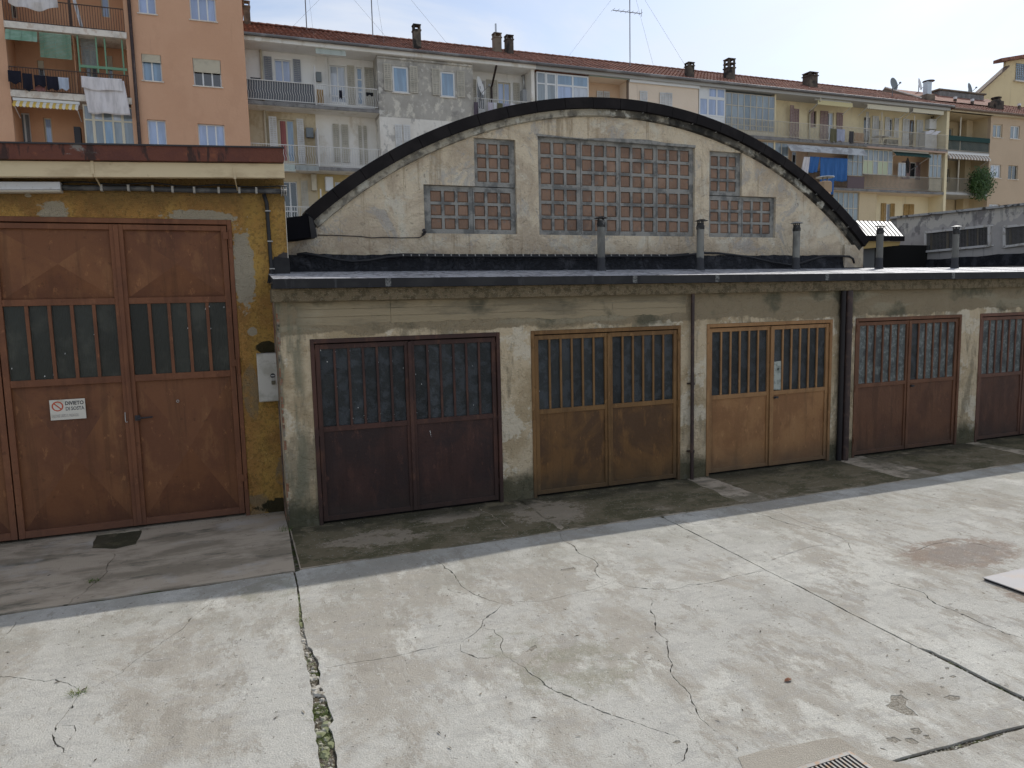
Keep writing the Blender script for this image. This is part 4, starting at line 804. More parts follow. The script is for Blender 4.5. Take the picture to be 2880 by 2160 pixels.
for i, (px, pt, lab) in enumerate(FL):
    yb = 9.33; x, zt = at(px, pt, yb); zb = 2.80+(yb-8.2)*.099+.002
    zb = 2.9175
    f = thing('flue_pipe', lab, 'flue pipe', (x, yb, zb), 'flue pipes standing in a row on the garage roof')
    MB().lathe([(.075, -.012), (.062, .03), (.056, .08), (.055, zt-zb-.15)], (x, yb, zb), 16).build('pipe', M_flue, f, auto=True)
    k = .0 if i != 1 else .02
    MB().lathe([(.056, 0), (.061, .01), (.061, .05), (.052, .07), (.052, .10)], (x, yb, zt-.155), 16).build('collar', M_cowl, f, auto=True)
    st = MB()
    for a in range(4): st.box(x+.045*math.cos(a*1.57+.5)-.006, x+.045*math.cos(a*1.57+.5)+.006, yb+.045*math.sin(a*1.57+.5)-.006, yb+.045*math.sin(a*1.57+.5)+.006, zt-.06, zt-.022)
    st.build('struts', M_cowl, f)
    MB().lathe([(.098, -.030), (.096, -.026), (.045, -.006), (.012, 0)], (x+k, yb, zt), 18).build('cap', M_cowl if i < 2 else M_cowlg, f, auto=True)

# ------------------------------------------------------------------ grey workshop, lean-to roof and side wing on the right
GX = 16.0
M_grey = mat('grey_workshop_render', (.42, .385, .355), .93, layers=[((.47, .435, .40), dict(s=1.3, d=6, lo=.45, hi=.62)), ((.60, .555, .48), dict(s=3.2, d=6, lo=.05, hi=.15, st=(1, 1, .55), off=6, ro=.55, dist=.4, zr=(4.485, 4.505, .75), k=.85)), ((.21, .195, .185), dict(s=3.4, d=7, lo=.52, hi=.58, st=(1, 1, .7), off=11, zr=(3.95, 4.1, .2), k=.8)), ((.17, .16, .155), dict(s=3, d=6, lo=.55, hi=.66, st=(1, 2, .3), off=14, k=.6))], bump=[(.4, .01, dict(s=30, d=5, lo=.3, hi=.7))])
gw = thing('grey_workshop', 'grey rendered workshop wall with flaking top and barred windows at the right', 'workshop', (GX, 12, 0))
tl = onX(2493, 617, GX); tr = onX(2880, 578, GX); bl = onX(2510, 738, GX); br = onX(2880, 711, GX)
def lerp2(a, b, y): t = (y-a[0])/(b[0]-a[0]); return a[1]+(b[1]-a[1])*t
yF, yN = onX(2503, 680, GX)[0], 7.0
topz = lambda y: lerp2(tl, tr, y)
botz = lambda y: lerp2(bl, br, y)
w1 = [onX(*p, GX) for p in [(2606, 654), (2785, 635), (2785, 691), (2605, 708)]]
w2 = [onX(*p, GX) for p in [(2828, 638), (2990, 622), (2990, 672), (2828, 694)]]
def Xplate(name, outer, holes, X, depth, m, par):
    P, F = cdt(outer, holes); mb = MB().add([(X, p[0], p[1]) for p in P], [tuple(int(i) for i in f) for f in F])
    for loop in [outer]+holes:
        k = len(loop); mb.add([(X, y, z) for y, z in loop]+[(X+depth, y, z) for y, z in loop], [(i, (i+1) % k, (i+1) % k+k, i+k) for i in range(k)])
    return link(name, mb.me(name), m, par)
Xplate('wall', [(yF, -.03), (yF, topz(yF)), (yN, topz(yN)), (yN, -.03)], [w1, w2], GX, .3, M_grey, gw)
MB().add([(GX+.3, yF, -.03), (GX+6, yF, -.03), (GX+6, yF, topz(yF)), (GX+.3, yF, topz(yF))], [(0, 1, 2, 3)]).build('end_wall', M_grey, gw)
MB().add([(GX-.07, yF+.06, topz(yF)), (GX-.07, yN, topz(yN)), (GX+6, yN, topz(yN)), (GX+6, yF+.06, topz(yF)), (GX-.07, yF+.06, topz(yF)+.05), (GX-.07, yN, topz(yN)+.05), (GX+6, yN, topz(yN)+.05), (GX+6, yF+.06, topz(yF)+.05)], [(0, 1, 5, 4), (4, 5, 6, 7), (3, 0, 4, 7), (0, 3, 2, 1)]).build('roof_cap', mat('pale_cap', (.42, .41, .39), .8, layers=[((.06, .055, .05), dict(s=6, d=5, lo=.5, hi=.62))]), gw)
M_meshw = mat('dark_barred_glass', (.028, .022, .018), .5, layers=[((.06, .05, .042), dict(s=5, d=4, lo=.45, hi=.6))])
M_whiteb = mat('white_bar', (.60, .57, .53), .6, layers=[((.4, .36, .3), dict(s=12, d=4, lo=.52, hi=.66))])
for w in (w1, w2):
    fr = MB(); P = [(GX-.03, y, z) for y, z in w]
    for a, b in zip(P, P[1:]+P[:1]): fr.bar(a, b, .05, .05)
    for a in P: fr.bar((a[0], a[1], a[2]), (GX+.02, a[1]+(.08 if a in (P[0], P[3]) else -.08), a[2]), .03)
    wp = fr.build('window', M_whiteb, gw)
    MB().add([(GX+.12, y, z) for y, z in w], [(0, 1, 2, 3)]).build('pane', M_meshw, wp)
    for t in (.04, .31, .62, .78):
        a = (GX+.09, w[0][0]+(w[1][0]-w[0][0])*t, w[0][1]+(w[1][1]-w[0][1])*t); b = (GX+.09, w[3][0]+(w[2][0]-w[3][0])*t, w[3][1]+(w[2][1]-w[3][1])*t)
        MB().bar(a, b, .04, .03).build('mullion', mat('ochre_mullion', (.30, .22, .10), .7), wp)
    ms = MB()
    for k in range(1, 44): t = k/44; ms.bar((GX-.02, w[0][0]+(w[1][0]-w[0][0])*t, w[0][1]+(w[1][1]-w[0][1])*t), (GX-.02, w[3][0]+(w[2][0]-w[3][0])*t, w[3][1]+(w[2][1]-w[3][1])*t), .006)
    for k in range(1, 16): t = k/16; ms.bar((GX-.02, w[0][0]+(w[3][0]-w[0][0])*t, w[0][1]+(w[3][1]-w[0][1])*t), (GX-.02, w[1][0]+(w[2][0]-w[1][0])*t, w[1][1]+(w[2][1]-w[1][1])*t), .006)
    ms.build('wire_mesh', mat('grey_wire', (.20, .19, .18), .6), wp)
up = MB(); k = 30
for i in range(k+1):
    y = yF+(yN-yF)*i/k; up.v += [(GX-.03, y, botz(y)+.012*math.sin(i*1.7)), (GX-.035, y, botz(y)-.28), (GX-.2, y, botz(y)-.34)]
up.f = [(3*i+j, 3*i+3+j, 3*i+4+j, 3*i+1+j) for i in range(k) for j in range(2)]
up.build('bitumen_upturn', M_bitu, gw)
# dark corrugated lean-to roof rising to the grey wall
lr = MB(); NY, NXX = 150, 2
y0, y1 = 9.64, yF+.0
for i in range(NY+1):
    y = y0+(y1-y0)*i/NY; dz = .025*math.cos(i*math.pi)
    zb = botz(y)-.30
    lr.v += [(10.6, y, 2.86+dz), (13.3, y, (2.86+zb)/2+dz), (GX-.18, y, zb+dz)]
lr.f = [(3*i+j, 3*i+3+j, 3*i+4+j, 3*i+1+j) for i in range(NY) for j in range(2)]
M_corr = mat('dark_corrugated_roof', (.040, .036, .036), .5, layers=[((.07, .065, .06), dict(s=3, d=5, lo=.48, hi=.62))], spec=.5)
lr.build('lean_to_roof', M_corr, gw)
# side wing of the vault: metal roof, fascia, ochre soffit, ribbed panel
SY = 12.6
sw = thing('side_wing', 'small wing with pale striped metal roof and black eaves fascia', 'outbuilding', (11.5, SY, 0))
e0 = at(2436, 664, SY); e1 = at(2545, 664, SY); eb = at(2545, 678, SY)
x0, x1, ze, zb = e0[0]-.5, e1[0], e1[1], eb[1]
MB().box(x0, x1, SY, SY+.05, zb, ze).build('fascia', M_coping, sw, bevel=.004)
yr = SY+.85; zr_ = at(2460, 622, yr)[1]; xbk = 15.12; nrib = 15
MB().add([(x0, SY+.02, ze+.004), (x1, SY+.02, ze+.004), (xbk, yr, zr_), (x0+.4, yr, zr_)], [(0, 1, 2, 3)]).build('metal_roof', mat('pale_metal_roof', (.70, .69, .66), .5, metal=.1), sw)
for k in range(nrib):
    t = k/(nrib-1); MB().bar((x0+(x1-x0)*t, SY+.03, ze+.010), (x0+.4+(xbk-x0-.4)*t, yr, zr_+.006), .032, .014).build('roof_rib', M_coping, sw)
s0 = at(2440, 680, SY+.05); s1 = at(2534, 679, SY+.05); s2 = at(2530, 690, SY+.05); s3 = at(2438, 702, SY+.05)
MB().prism([(s0[0]-.3, zb-.003), (s1[0], zb-.003), (s2[0], s2[1]), (s3[0]-.3, s3[1])], SY+.06, SY+.5).build('soffit', mat('ochre_soffit', (.50, .34, .13), .8), sw)
q0 = at(2437, 700, SY+.1); q1 = at(2468, 756, SY+.1); pn = MB(); nn = 24
for i in range(nn+1):
    x = q0[0]+(q1[0]-q0[0])*i/nn; d = .02*math.cos(i*math.pi); pn.v += [(x, SY+.2+d, 2.6), (x, SY+.2+d, q0[1]+.05)]
pn.f = [(2*i, 2*i+2, 2*i+3, 2*i+1) for i in range(nn)]
pn.build('ribbed_panel', mat('grey_ribbed_panel', (.27, .265, .25), .7), sw)
MB().box(x0, 18, SY+.55, SY+.6, 2.6, s2[1]+.05).build('recess_wall', M_void, sw)
BX('back_wall', M_grey, sw, x0, x1+.4, yr, yr+.2, 2.4, zr_-.02)
# ------------------------------------------------------------------ apartment houses behind
def stucco(name, c, c2, c3=None, k3=.6, s=.5, extra=()):
    ly = [(c2, dict(s=s, d=6, lo=.42, hi=.64, off=len(_mats) % 23, ro=.62))]
    if c3: ly.append((c3, dict(s=s*1.6, d=7, lo=.52, hi=.62, st=(1.2, 1.2, .8), off=len(_mats) % 17+3, ro=.68, k=k3)))
    ly.append((tuple(a*.72 for a in c), dict(s=.9, d=7, lo=.58, hi=.70, st=(2.2, 1, .16), off=len(_mats) % 11+5, ro=.66, k=.5)))
    return mat(name, c, .93, layers=ly+list(extra), bump=[(.2, .02, dict(s=9, d=4, lo=.3, hi=.7))], spec=.12)
M_orange = stucco('orange_stucco', (.62, .37, .24), (.59, .345, .22), (.55, .32, .205), .4, .35)
M_orange2 = stucco('orange_loggia', (.60, .335, .20), (.56, .305, .18))
M_white = stucco('white_stucco', (.82, .80, .765), (.78, .755, .715), (.66, .60, .52), .3)
M_whiteS = stucco('stained_white_stucco', (.80, .765, .71), (.72, .675, .60), (.50, .42, .31), .5)
M_creamS = stucco('stained_cream_stucco', (.62, .53, .38), (.53, .44, .30), (.40, .30, .18), .6)
M_greyS = stucco('flaking_grey_stucco', (.43, .40, .355), (.36, .335, .295), (.64, .595, .51), .9, .9, extra=[((.20, .19, .18), dict(s=.8, d=5, lo=.56, hi=.66, off=4, k=.6)), ((.62, .59, .53), dict(s=2.4, d=7, lo=.58, hi=.64, off=8, k=.8))])
M_whiteF = stucco('flaking_white_stucco', (.74, .70, .635), (.66, .615, .55), (.33, .31, .29), .7, .9)
M_peach = stucco('peach_stucco', (.68, .49, .34), (.63, .45, .31))
M_pinkish = stucco('pinkish_cream_stucco', (.76, .63, .50), (.73, .60, .475))
M_cream2 = stucco('cream_stucco', (.76, .65, .43), (.72, .61, .40), (.55, .46, .30), .4)
M_tan = stucco('tan_stucco', (.52, .40, .285), (.495, .38, .27))
M_tanD = stucco('tan_loggia', (.60, .48, .31), (.55, .44, .28))
M_yelD = stucco('yellow_house_stucco', (.70, .57, .35), (.67, .54, .33))
M_ochreS = stucco('ochre_loggia', (.58, .44, .21), (.52, .40, .2))
M_slabW = stucco('white_slab_edge', (.74, .68, .60), (.58, .53, .47), (.40, .26, .16), .4, 2)
M_slabG = stucco('grey_slab_edge', (.20, .19, .185), (.26, .25, .24), (.10, .095, .09), .6, 2)
M_frameW = mat('white_window_frame', (.70, .70, .69), .5, spec=.4)
M_frameC = mat('cream_window_frame', (.60, .54, .42), .6)
M_frameG = mat('green_frame', (.16, .30, .19), .6)
M_frameB = mat('brown_frame', (.16, .11, .08), .7)
def glass(name, c, rough=.06): return mat(name, c, rough, layers=[(tuple(min(1, a*1.35) for a in c), dict(s=1.2, d=3, lo=.42, hi=.62, st=(3, 1, .35), off=len(_mats) % 13))], spec=.9, coat=.6)
G_sky = glass('curtain_sky_tint_glass', (.24, .31, .46)); G_blue = glass('blue_curtain_glass', (.15, .24, .34)); G_dark = glass('dark_glass', (.025, .028, .032)); G_grey = glass('grey_glass', (.16, .19, .21), .12); G_lil = glass('lilac_curtain_sky_glass', (.26, .33, .50)); G_lace = glass('lace_curtain_glass', (.34, .37, .42))  # reflected sky is painted into the bluish curtain colours
G_pane = mat('veranda_glass', (.62, .70, .76), .08, spec=.8, layers=[((.48, .56, .62), dict(s=1.1, d=3, lo=.4, hi=.65, st=(2, 1, .5)))], trans=.55, ior=1.15)
M_red = mat('red_curtain', (.36, .13, .12), .85, layers=[((.24, .085, .085), dict(s=5, d=2, lo=.42, hi=.6, st=(3, 1, .05)))])
def shmat(n, c): return mat(n, c, .7, layers=[(tuple(a*.82 for a in c), dict(s=1.5, d=4, lo=.45, hi=.65))])
S_grey = shmat('grey_shutter', (.30, .31, .34)); S_beige = shmat('beige_shutter', (.52, .48, .40)); S_white = shmat('white_shutter', (.66, .65, .63)); S_mauve = shmat('mauve_shutter', (.34, .24, .23)); S_wood = shmat('wood_shutter', (.40, .25, .09)); S_tan = shmat('cream_shutter', (.56, .50, .38))
M_railW = mat('white_rail', (.62, .60, .57), .6); M_railD = mat('dark_rail', (.075, .05, .04), .6); M_railG = mat('grey_rail', (.30, .28, .24), .6); M_railC = mat('cream_rail', (.52, .46, .36), .6)
M_meshs = mat('grey_screen', (.13, .135, .15), .8)
M_tile = mat('terracotta_tiles', (.25, .112, .078), .85, layers=[((.165, .078, .058), dict(s=.9, d=6, lo=.44, hi=.6)), ((.34, .18, .13), dict(s=3.5, d=4, lo=.54, hi=.64, off=5)), ((.13, .065, .05), dict(s=5, d=5, lo=.56, hi=.66, off=8, k=.8)), ((.52, .46, .40), dict(s=2.6, d=3, lo=.70, hi=.72, off=12, k=.8))], spec=.2)
M_gut = mat('zinc_gutter', (.16, .155, .155), .5, metal=.4, layers=[((.26, .255, .25), dict(s=.6, d=4, lo=.5, hi=.6))])
M_chim = mat('sooty_chimney', (.085, .070, .058), .95, layers=[((.16, .13, .10), dict(s=1.6, d=6, lo=.45, hi=.62)), ((.03, .027, .025), dict(s=2.4, d=5, lo=.5, hi=.62, off=4))])
M_chimT = mat('tan_chimney', (.22, .175, .13), .95, layers=[((.12, .10, .08), dict(s=1.6, d=6, lo=.45, hi=.62))])
M_green = mat('green_slat', (.17, .29, .20), .7, layers=[((.24, .36, .27), dict(s=1.5, d=3, lo=.45, hi=.6))]); M_greenD = mat('dark_green_cloth', (.02, .055, .05), .85)
M_metbox = mat('grey_meter', (.20, .22, .23), .6); M_metal = mat('galvanised', (.50, .51, .52), .35, metal=.8)
FY, BY = 38.5, 39.6                                      # balcony line and recessed wall line of the long houses

class House:
    def __init__(s, name, label, loc): s.r = thing(name, label, 'apartment house', loc); s.holes = {}
    def hole(s, key, r): s.holes.setdefault(key, []).append(R4(r))
    def wall(s, key, x0, x1, z0, z1, Y, m, depth=.25, name='wall'):
        hs = [h for h in s.holes.get(key, []) if h[0][0] > x0 and h[1][0] < x1]
        hs = [[(min(max(x, x0+.01), x1-.01), min(max(z, z0+.01), z1-.01)) for x, z in h] for h in hs if h[0][1] < z1-.05 and h[2][1] > z0+.05]
        return plate(name, [(x0, z0), (x1, z0), (x1, z1), (x0, z1)], hs, Y, depth, m, s.r)
    def win(s, r, Y, cols=2, pane=None, frame=None, key=None, rows=(), fw=.055, rec=.09, sill=True, roller=0, name='window', rm=None, panes=None):
        x0, x1, z0, z1 = r; frame = frame or M_frameW; pane = pane or G_sky
        if key is not None: s.hole(key, r)
        else: rec = -.035
        y = Y+rec; mb = MB()
        mb.box(x0, x0+fw, y, y+.05, z0, z1).box(x1-fw, x1, y, y+.05, z0, z1).box(x0+fw, x1-fw, y+.001, y+.05, z0, z0+fw).box(x0+fw, x1-fw, y+.001, y+.05, z1-fw, z1)
        cw = (x1-x0)/cols; zs = [z0]+[z0+(z1-z0)*t for t in rows]+[z1]
        for i in range(1, cols): mb.box(x0+i*cw-fw*.65, x0+i*cw+fw*.65, y-.004, y+.048, z0+fw, z1-fw)
        for z in zs[1:-1]: mb.box(x0+fw, x1-fw, y-.002, y+.047, z-fw*.6, z+fw*.6)
        w = mb.build(name, frame, s.r)
        q = 0
        for i in range(cols):
            for za, zb in zip(zs, zs[1:]):
                BX('pane', panes[q % len(panes)] if panes else pane, w, x0+i*cw+fw*.4, x0+(i+1)*cw-fw*.4, y+.02, y+.028, za+.01, zb-.01); q += 1
        if key is not None: BX('room', M_void, w, x0+.005, x1-.005, y+.06, y+.07, z0+.005, z1-.005) if False else None
        if sill: BX('sill', M_slabW, w, x0-.06, x1+.06, Y-.06, Y+rec-.002, z0-.05, z0-.002)
        if roller:
            rl = MB(); nn = max(4, int((z1-z0)*roller/.055)); h = (z1-z0)*roller/nn
            for k in range(nn): rl.box(x0+.02, x1-.02, Y+.02, Y+.045, z1-(k+1)*h+.006, z1-k*h)
            rl.build('roller_shutter', rm or S_tan, w)
        return w
    def shutter(s, r, Y, m, flat=-.05):
        x0, x1, z0, z1 = r; y = Y+flat; st = min(.05, (x1-x0)*.16); mb = MB()
        mb.box(x0, x0+st, y-.02, y+.02, z0, z1).box(x1-st, x1, y-.02, y+.02, z0, z1)
        for z in (z0, z0+(z1-z0)*.42, z1-st): mb.box(x0+st, x1-st, y-.018, y+.018, z, z+st)
        if x1-x0 > .3: mb.box((x0+x1)/2-.02, (x0+x1)/2+.02, y-.0175, y+.0175, z0+st, z1-st)
        nn = int((z1-z0)/.09)
        for k in range(nn):
            z = z0+(z1-z0)*k/nn; mb.add([(x0+st, y-.012, z), (x1-st, y-.012, z), (x1-st, y+.012, z+.08), (x0+st, y+.012, z+.08)], [(0, 1, 2, 3)])
        return mb.build('shutter', m, s.r)
    def railing(s, x0, x1, z0, z1, Y, m, pitch=.115, wavy=True, name='railing'):
        mb = MB().box(x0, x1, Y-.02, Y+.02, z1-.035, z1).box(x0, x1, Y-.015, Y+.015, z0, z0+.03)
        nn = int((x1-x0)/pitch)
        for k in range(nn+1):
            x = x0+(x1-x0)*k/nn; w = .009
            if wavy:
                q = [(x, Y, z0+.03), (x+.03, Y-.02, z0+(z1-z0)*.3), (x-.025, Y-.02, z0+(z1-z0)*.52), (x, Y, z0+(z1-z0)*.7), (x, Y, z1-.035)]
                for a, b in zip(q, q[1:]): mb.bar(a, b, 2*w)
            else: mb.box(x-w, x+w, Y-w, Y+w, z0+.03, z1-.035)
        return mb.build(name, m, s.r)
    def box(s, name, m, r, y0, y1, parent=None, bevel=0): return BX(name, m, parent or s.r, r[0], r[1], y0, y1, r[2], r[3], bevel)
def chimney(parent, x, y, zb, w, h, m, cap=1):
    mb = MB().box(x-w/2, x+w/2, y-w/2, y+w/2, zb-.6, zb+h*(.73-.13*(cap-1)*1.6)) 
    z = zb+h*(.73-.13*(cap-1)*1.6); mb.box(x-w*.58, x+w*.58, y-w*.58, y+w*.58, z, z+h*.06)
    for lv in range(cap):
        z2 = z+h*.06+lv*h*.21
        for i in (-1, 1):
            for j in (-1, 1): mb.box(x+i*w*.40-w*.1, x+i*w*.40+w*.1, y+j*w*.40-w*.1, y+j*w*.40+w*.1, z2, z2+h*.17)
        mb.box(x-w*.56, x+w*.56, y-w*.56, y+w*.56, z2+h*.17, z2+h*.21)
    return mb.build('chimney', m, parent)
def roof_tiles(house, x0, x1, ye, ze, yr, zr_, holes=()):
    L = math.hypot(yr-ye, zr_-ze); dy, dz = (yr-ye)/L, (zr_-ze)/L; ny, nz_ = -dz, dy
    base = MB().add([(x0, ye, ze), (x1, ye, ze), (x1, yr, zr_), (x0, yr, zr_), (x0, yr+(yr-ye), ze), (x1, yr+(yr-ye), ze), (x0, ye, ze-.08), (x1, ye, ze-.08)], [(0, 1, 2, 3), (3, 2, 5, 4), (6, 7, 1, 0), (0, 3, 4), (1, 5, 2)]).build('roof', M_tile, house.r)
    mb = MB(); pw, ph = .25, .37; nc, nr = int((x1-x0)/pw), int(L/ph); rnd = random.Random(int(x0))
    prof = [(0, .012), (.30, .012), (.45, .045), (.62, .055), (.80, .045), (.95, .012)]
    for r in range(nr):
        for c in range(nc):
            j = rnd.uniform(-.006, .01); a0 = r*ph-.02; a1 = (r+1)*ph
            vs = []
            for t, e0, e1 in ((a0, .035+j, 0), (a1, .0, 0)):
                for u, h in prof:
                    hh = h+e0+.01; vs.append((x0+(c+u)*pw, ye+dy*t+ny*hh, ze+dz*t+nz_*hh))
            for u, h in prof: vs.append((x0+(c+u)*pw, ye+dy*a0+ny*.0, ze+dz*a0+nz_*.0))
            k = len(prof); fs = [(i, i+1, i+1+k, i+k) for i in range(k-1)]+[(i+1, i, i+2*k, i+1+2*k) for i in range(k-1)]
            mb.add(vs, fs)
    o = link('roof_tiles', mb.me('roof_tiles'), M_tile, base); o['kind'] = 'stuff'
    rm = MB(); n = 6; l = .46
    for k in range(n+1):
        a = math.pi*k/n; rm.v += [(0, -.13*math.cos(a), .02+.12*math.sin(a)), (l+.05, -.105*math.cos(a), .02+.095*math.sin(a))]
    rm.f = [(2*k, 2*k+1, 2*k+3, 2*k+2) for k in range(n)]+[tuple(2*k for k in range(n+1))]
    me = rm.me('ridge_tile'); me.materials.append(M_tile)
    x = x0
    while x < x1: link('ridge_tile', me, None, base, loc=(x, yr, zr_+.02)); x += l
    return base
def cloth(name, label, cat, r, Y, m, folds=3, amp=.05, sag=.0, group=None, skew=0.0, depth=.0):
    x0, x1, z0, z1 = r; nx, nz_ = 18, 14; mb = MB(); rnd = random.Random(int(abs(x0*100)))
    ph = rnd.uniform(0, 6)
    for j in range(nz_+1):
        t = j/nz_
        for i in range(nx+1):
            u = i/nx; x = x0+(x1-x0)*u+skew*t; z = z1-(z1-z0)*t-sag*math.sin(math.pi*u)*(1 if j else .4)-.03*t*math.sin(u*9+ph)
            mb.v.append((x, Y+amp*t*math.sin(u*folds*6.28+ph)+depth*t, z))
    mb.f = [(j*(nx+1)+i, j*(nx+1)+i+1, (j+1)*(nx+1)+i+1, (j+1)*(nx+1)+i) for j in range(nz_) for i in range(nx)]
    o = tag(mb.build(name, m, smooth=True), label, cat, group)
    md = o.modifiers.new('thickness', 'SOLIDIFY'); md.thickness = .008; return o
def cmat(n, c): return mat(n, c, .9, layers=[(tuple(a*.8 for a in c), dict(s=3, d=3, lo=.4, hi=.65, st=(2, 1, .4)))])
def awning(house, r, Y, m, m2=None, proj=.9, scal=.12, n=None, val=.35, name='awning'):
    x0, x1, z0, z1 = r; mb = MB(); h = (z1-z0); N = n or int((x1-x0)/.16); st = [MB(), MB()]
    for k in range(N):
        a, b = x0+(x1-x0)*k/N, x0+(x1-x0)*(k+1)/N; q = st[k % 2 if m2 else 0]; y = Y-proj
        zm = z0+h*val; d = scal*.5
        q.add([(a, Y, z1), (b, Y, z1), (b, y, zm), (a, y, zm), ((a+b)/2, y-.01, z0), (a, y-.005, z0+d), (b, y-.005, z0+d)], [(0, 1, 2, 3), (3, 2, 6, 4, 5)])
    o = st[0].build(name, m, house.r)
    if m2: st[1].build('stripes', m2, o)
    BX('awning_box', M_frameW, o, x0-.03, x1+.03, Y-.06, Y+.05, z1-.02, z1+.10)
    for x in (x0+.05, x1-.05): MB().bar((x, Y+.6, z0-.25), (x, Y-proj+.02, z0+h*.33), .03).build('awning_arm', M_frameW, o)
    return o
def slats(house, r, Y, m, tilt=0, name='slatted_blind', dx=0, pitch=.06):
    x0, x1, z0, z1 = r; nn = max(3, int((z1-z0)/pitch)); mb = MB()
    for k in range(nn):
        z = z1-(z1-z0)*(k+1)/nn; t = (k+.5)/nn; y = Y-tilt*t
        mb.add([(x0+dx*t, y-.012, z+.004), (x1+dx*t, y-.012, z+.004), (x1+dx*t, y+.012, z+(z1-z0)/nn-.003), (x0+dx*t, y+.012, z+(z1-z0)/nn-.003)], [(0, 1, 2, 3)])
    for u in (.15, .5, .85): mb.bar((x0+(x1-x0)*u, Y-.03, z1), (x0+(x1-x0)*u+dx, Y-tilt-.03, z0), .015)
    return mb.build(name, m, house.r)
def dish(label, x, y, z, r, m, zfoot, face=(-.5, -1, .45), group='satellite dishes on the houses'):
    d = thing('satellite_dish', label, 'satellite dish', (x, y, zfoot), group)
    f = Vector(face).normalized(); a = f.cross(Vector((0, 0, 1))).normalized(); b = a.cross(f); n = 20; mb = MB()
    for i, rr in enumerate((0.001, .35, .7, 1)):
        for k in range(n): p = Vector((x, y, z))+(a*math.cos(2*math.pi*k/n)+b*math.sin(2*math.pi*k/n)*1.08)*r*rr-f*(.22*r*(1-rr*rr)); mb.v.append(tuple(p))
    mb.f = [(i*n+k, i*n+(k+1) % n, (i+1)*n+(k+1) % n, (i+1)*n+k) for i in range(3) for k in range(n)]
    mb.build('reflector', m, d, smooth=True)
    c = Vector((x, y, z)); foot = c-f*.25*r-b*.9*r; MB().bar(c-f*.2*r-b*r*.9, c+f*r*1.0-b*r*.35, .03).box(*sum([[v-.05, v+.05] for v in (c+f*r*1.02-b*r*.3)], [])).build('feed_arm', M_gut, d)
    MB().tube([(x, y+.12, zfoot-.05), (x, y+.12, z)], .03, 8).build('pole', M_gut, d)
    return d

# ---- orange house at the left
OY, OB = 38.0, 39.5
oh = House('apartment_building', 'orange rendered apartment house with loggias at the left edge', (-6, OY, 0))
ox1 = at(692, 200, OY)[0]
lgx0, lgx1 = at(*Z1(62, 500), OY)[0], at(*Z1(1100, 500), OY)[0]
sA = (at(*Z1(550, 230), OY)[1], at(*Z1(550, 285), OY)[1]); sB = (at(*Z1(600, 812), OY)[1], at(*Z1(600, 868), OY)[1])
SH = sA[0]-sB[0]
for (a, b, c, d, cols, pn, rl) in ((1185, -60, 1352, 126, 2, G_lil, 0), (1632, -40, 1872, 190, 3, G_lil, 0), (1218, 462, 1405, 706, 2, G_blue, .30), (1662, 500, 1918, 755, 3, G_dark, .50), (1268, 1030, 1447, 1290, 2, G_sky, 0), (1706, 1066, 1952, 1310, 3, G_lil, 0)):
    r = rect(Z1, a, b, c, d, OY); oh.win(r, OY, cols, pn, key='f', roller=rl, rec=.13, fw=.05)
oh.wall('f', lgx1, ox1, 0, 19, OY, M_orange)
oh.wall('f', -24, lgx0, 0, 19, OY, M_orange)
BX('end_wall', M_orange, oh.r, ox1-.25, ox1-.001, OY+.251, OY+10, 0, 19)
BX('roof', M_tile, oh.r, -24, ox1+.3, OY-.4, OY+11, 19, 19.3)
# loggia recess
w1 = rect(Z1, 862, -60, 952, 152, OB); oh.win(w1, OB, 1, G_sky, key='b', sill=False, frame=M_frameC)
w2 = rect(Z1, 40, -60, 150, 160, OB); oh.win(w2, OB, 2, G_dark, key='b', sill=False, frame=M_frameC)
w3 = rect(Z1, 80, 380, 215, 640, OB); oh.win(w3, OB, 2, G_dark, key='b', sill=False)
w4 = rect(Z1, 320, 520, 390, 680, OB); oh.win(w4, OB, 1, G_dark, key='b', sill=False, roller=.5)
w5 = rect(Z1, 148, 970, 282, 1290, OB); oh.win(w5, OB, 2, G_grey, key='b', sill=False)
w6 = rect(Z1, 372, 1015, 462, 1260, OB); oh.win(w6, OB, 1, G_sky, key='b', sill=False, frame=M_frameC)
w7 = rect(Z1, 720, 420, 850, 690, OB); oh.win(w7, OB, 2, G_grey, key='b', sill=False, frame=M_frameC)
w8 = rect(Z1, 920, 480, 985, 700, OB); oh.win(w8, OB, 1, G_dark, key='b', sill=False, roller=.55, frame=M_frameC)
oh.wall('b', lgx0-.2, lgx1+.2, 0, 19, OB, M_orange2)
for x0, x1 in ((lgx0-.25, lgx0-.001), (lgx1+.001, lgx1+.25)): BX('loggia_side_wall', M_orange2, oh.r, x0, x1, OY+.252, OB-.001, 0, 19)
for zt, zb in (sA, sB, (sB[0]-SH, sB[1]-SH), (sA[0]+SH, sA[1]+SH)): BX('balcony_slab', M_slabW, oh.r, lgx0+.005, lgx1+.05, OY-.06, OB-.002, zb, zt)
BX('partition', M_railD, oh.r, *(lambda r: (r[0], r[1]))(rect(Z1, 605, 100, 632, 700, OY)), OY+.3, OY+.34, sA[0], sA[0]+SH-.2)
BX('partition', M_orange2, oh.r, *(lambda r: (r[0], r[1]))(rect(Z1, 625, 400, 660, 700, OY)), OY+.2, OY+.9, sB[0], sB[0]+SH-.25)
oh.railing(lgx0+.02, lgx1-.02, sA[0]+.03, sA[0]+1.02, OY+.02, M_railD, .10, False)
oh.railing(lgx0+.02, lgx1-.02, sB[0]+.03, sB[0]+1.0, OY+.02, M_railD, .10, False)
px0 = at(*Z1(1112, 0), OY-.12)[0]
MB().tube([(px0, OY-.12, -.02), (px0, OY-.12, 18.9)], .075, 10).build('downpipe', M_pipe, oh.r, smooth=True)
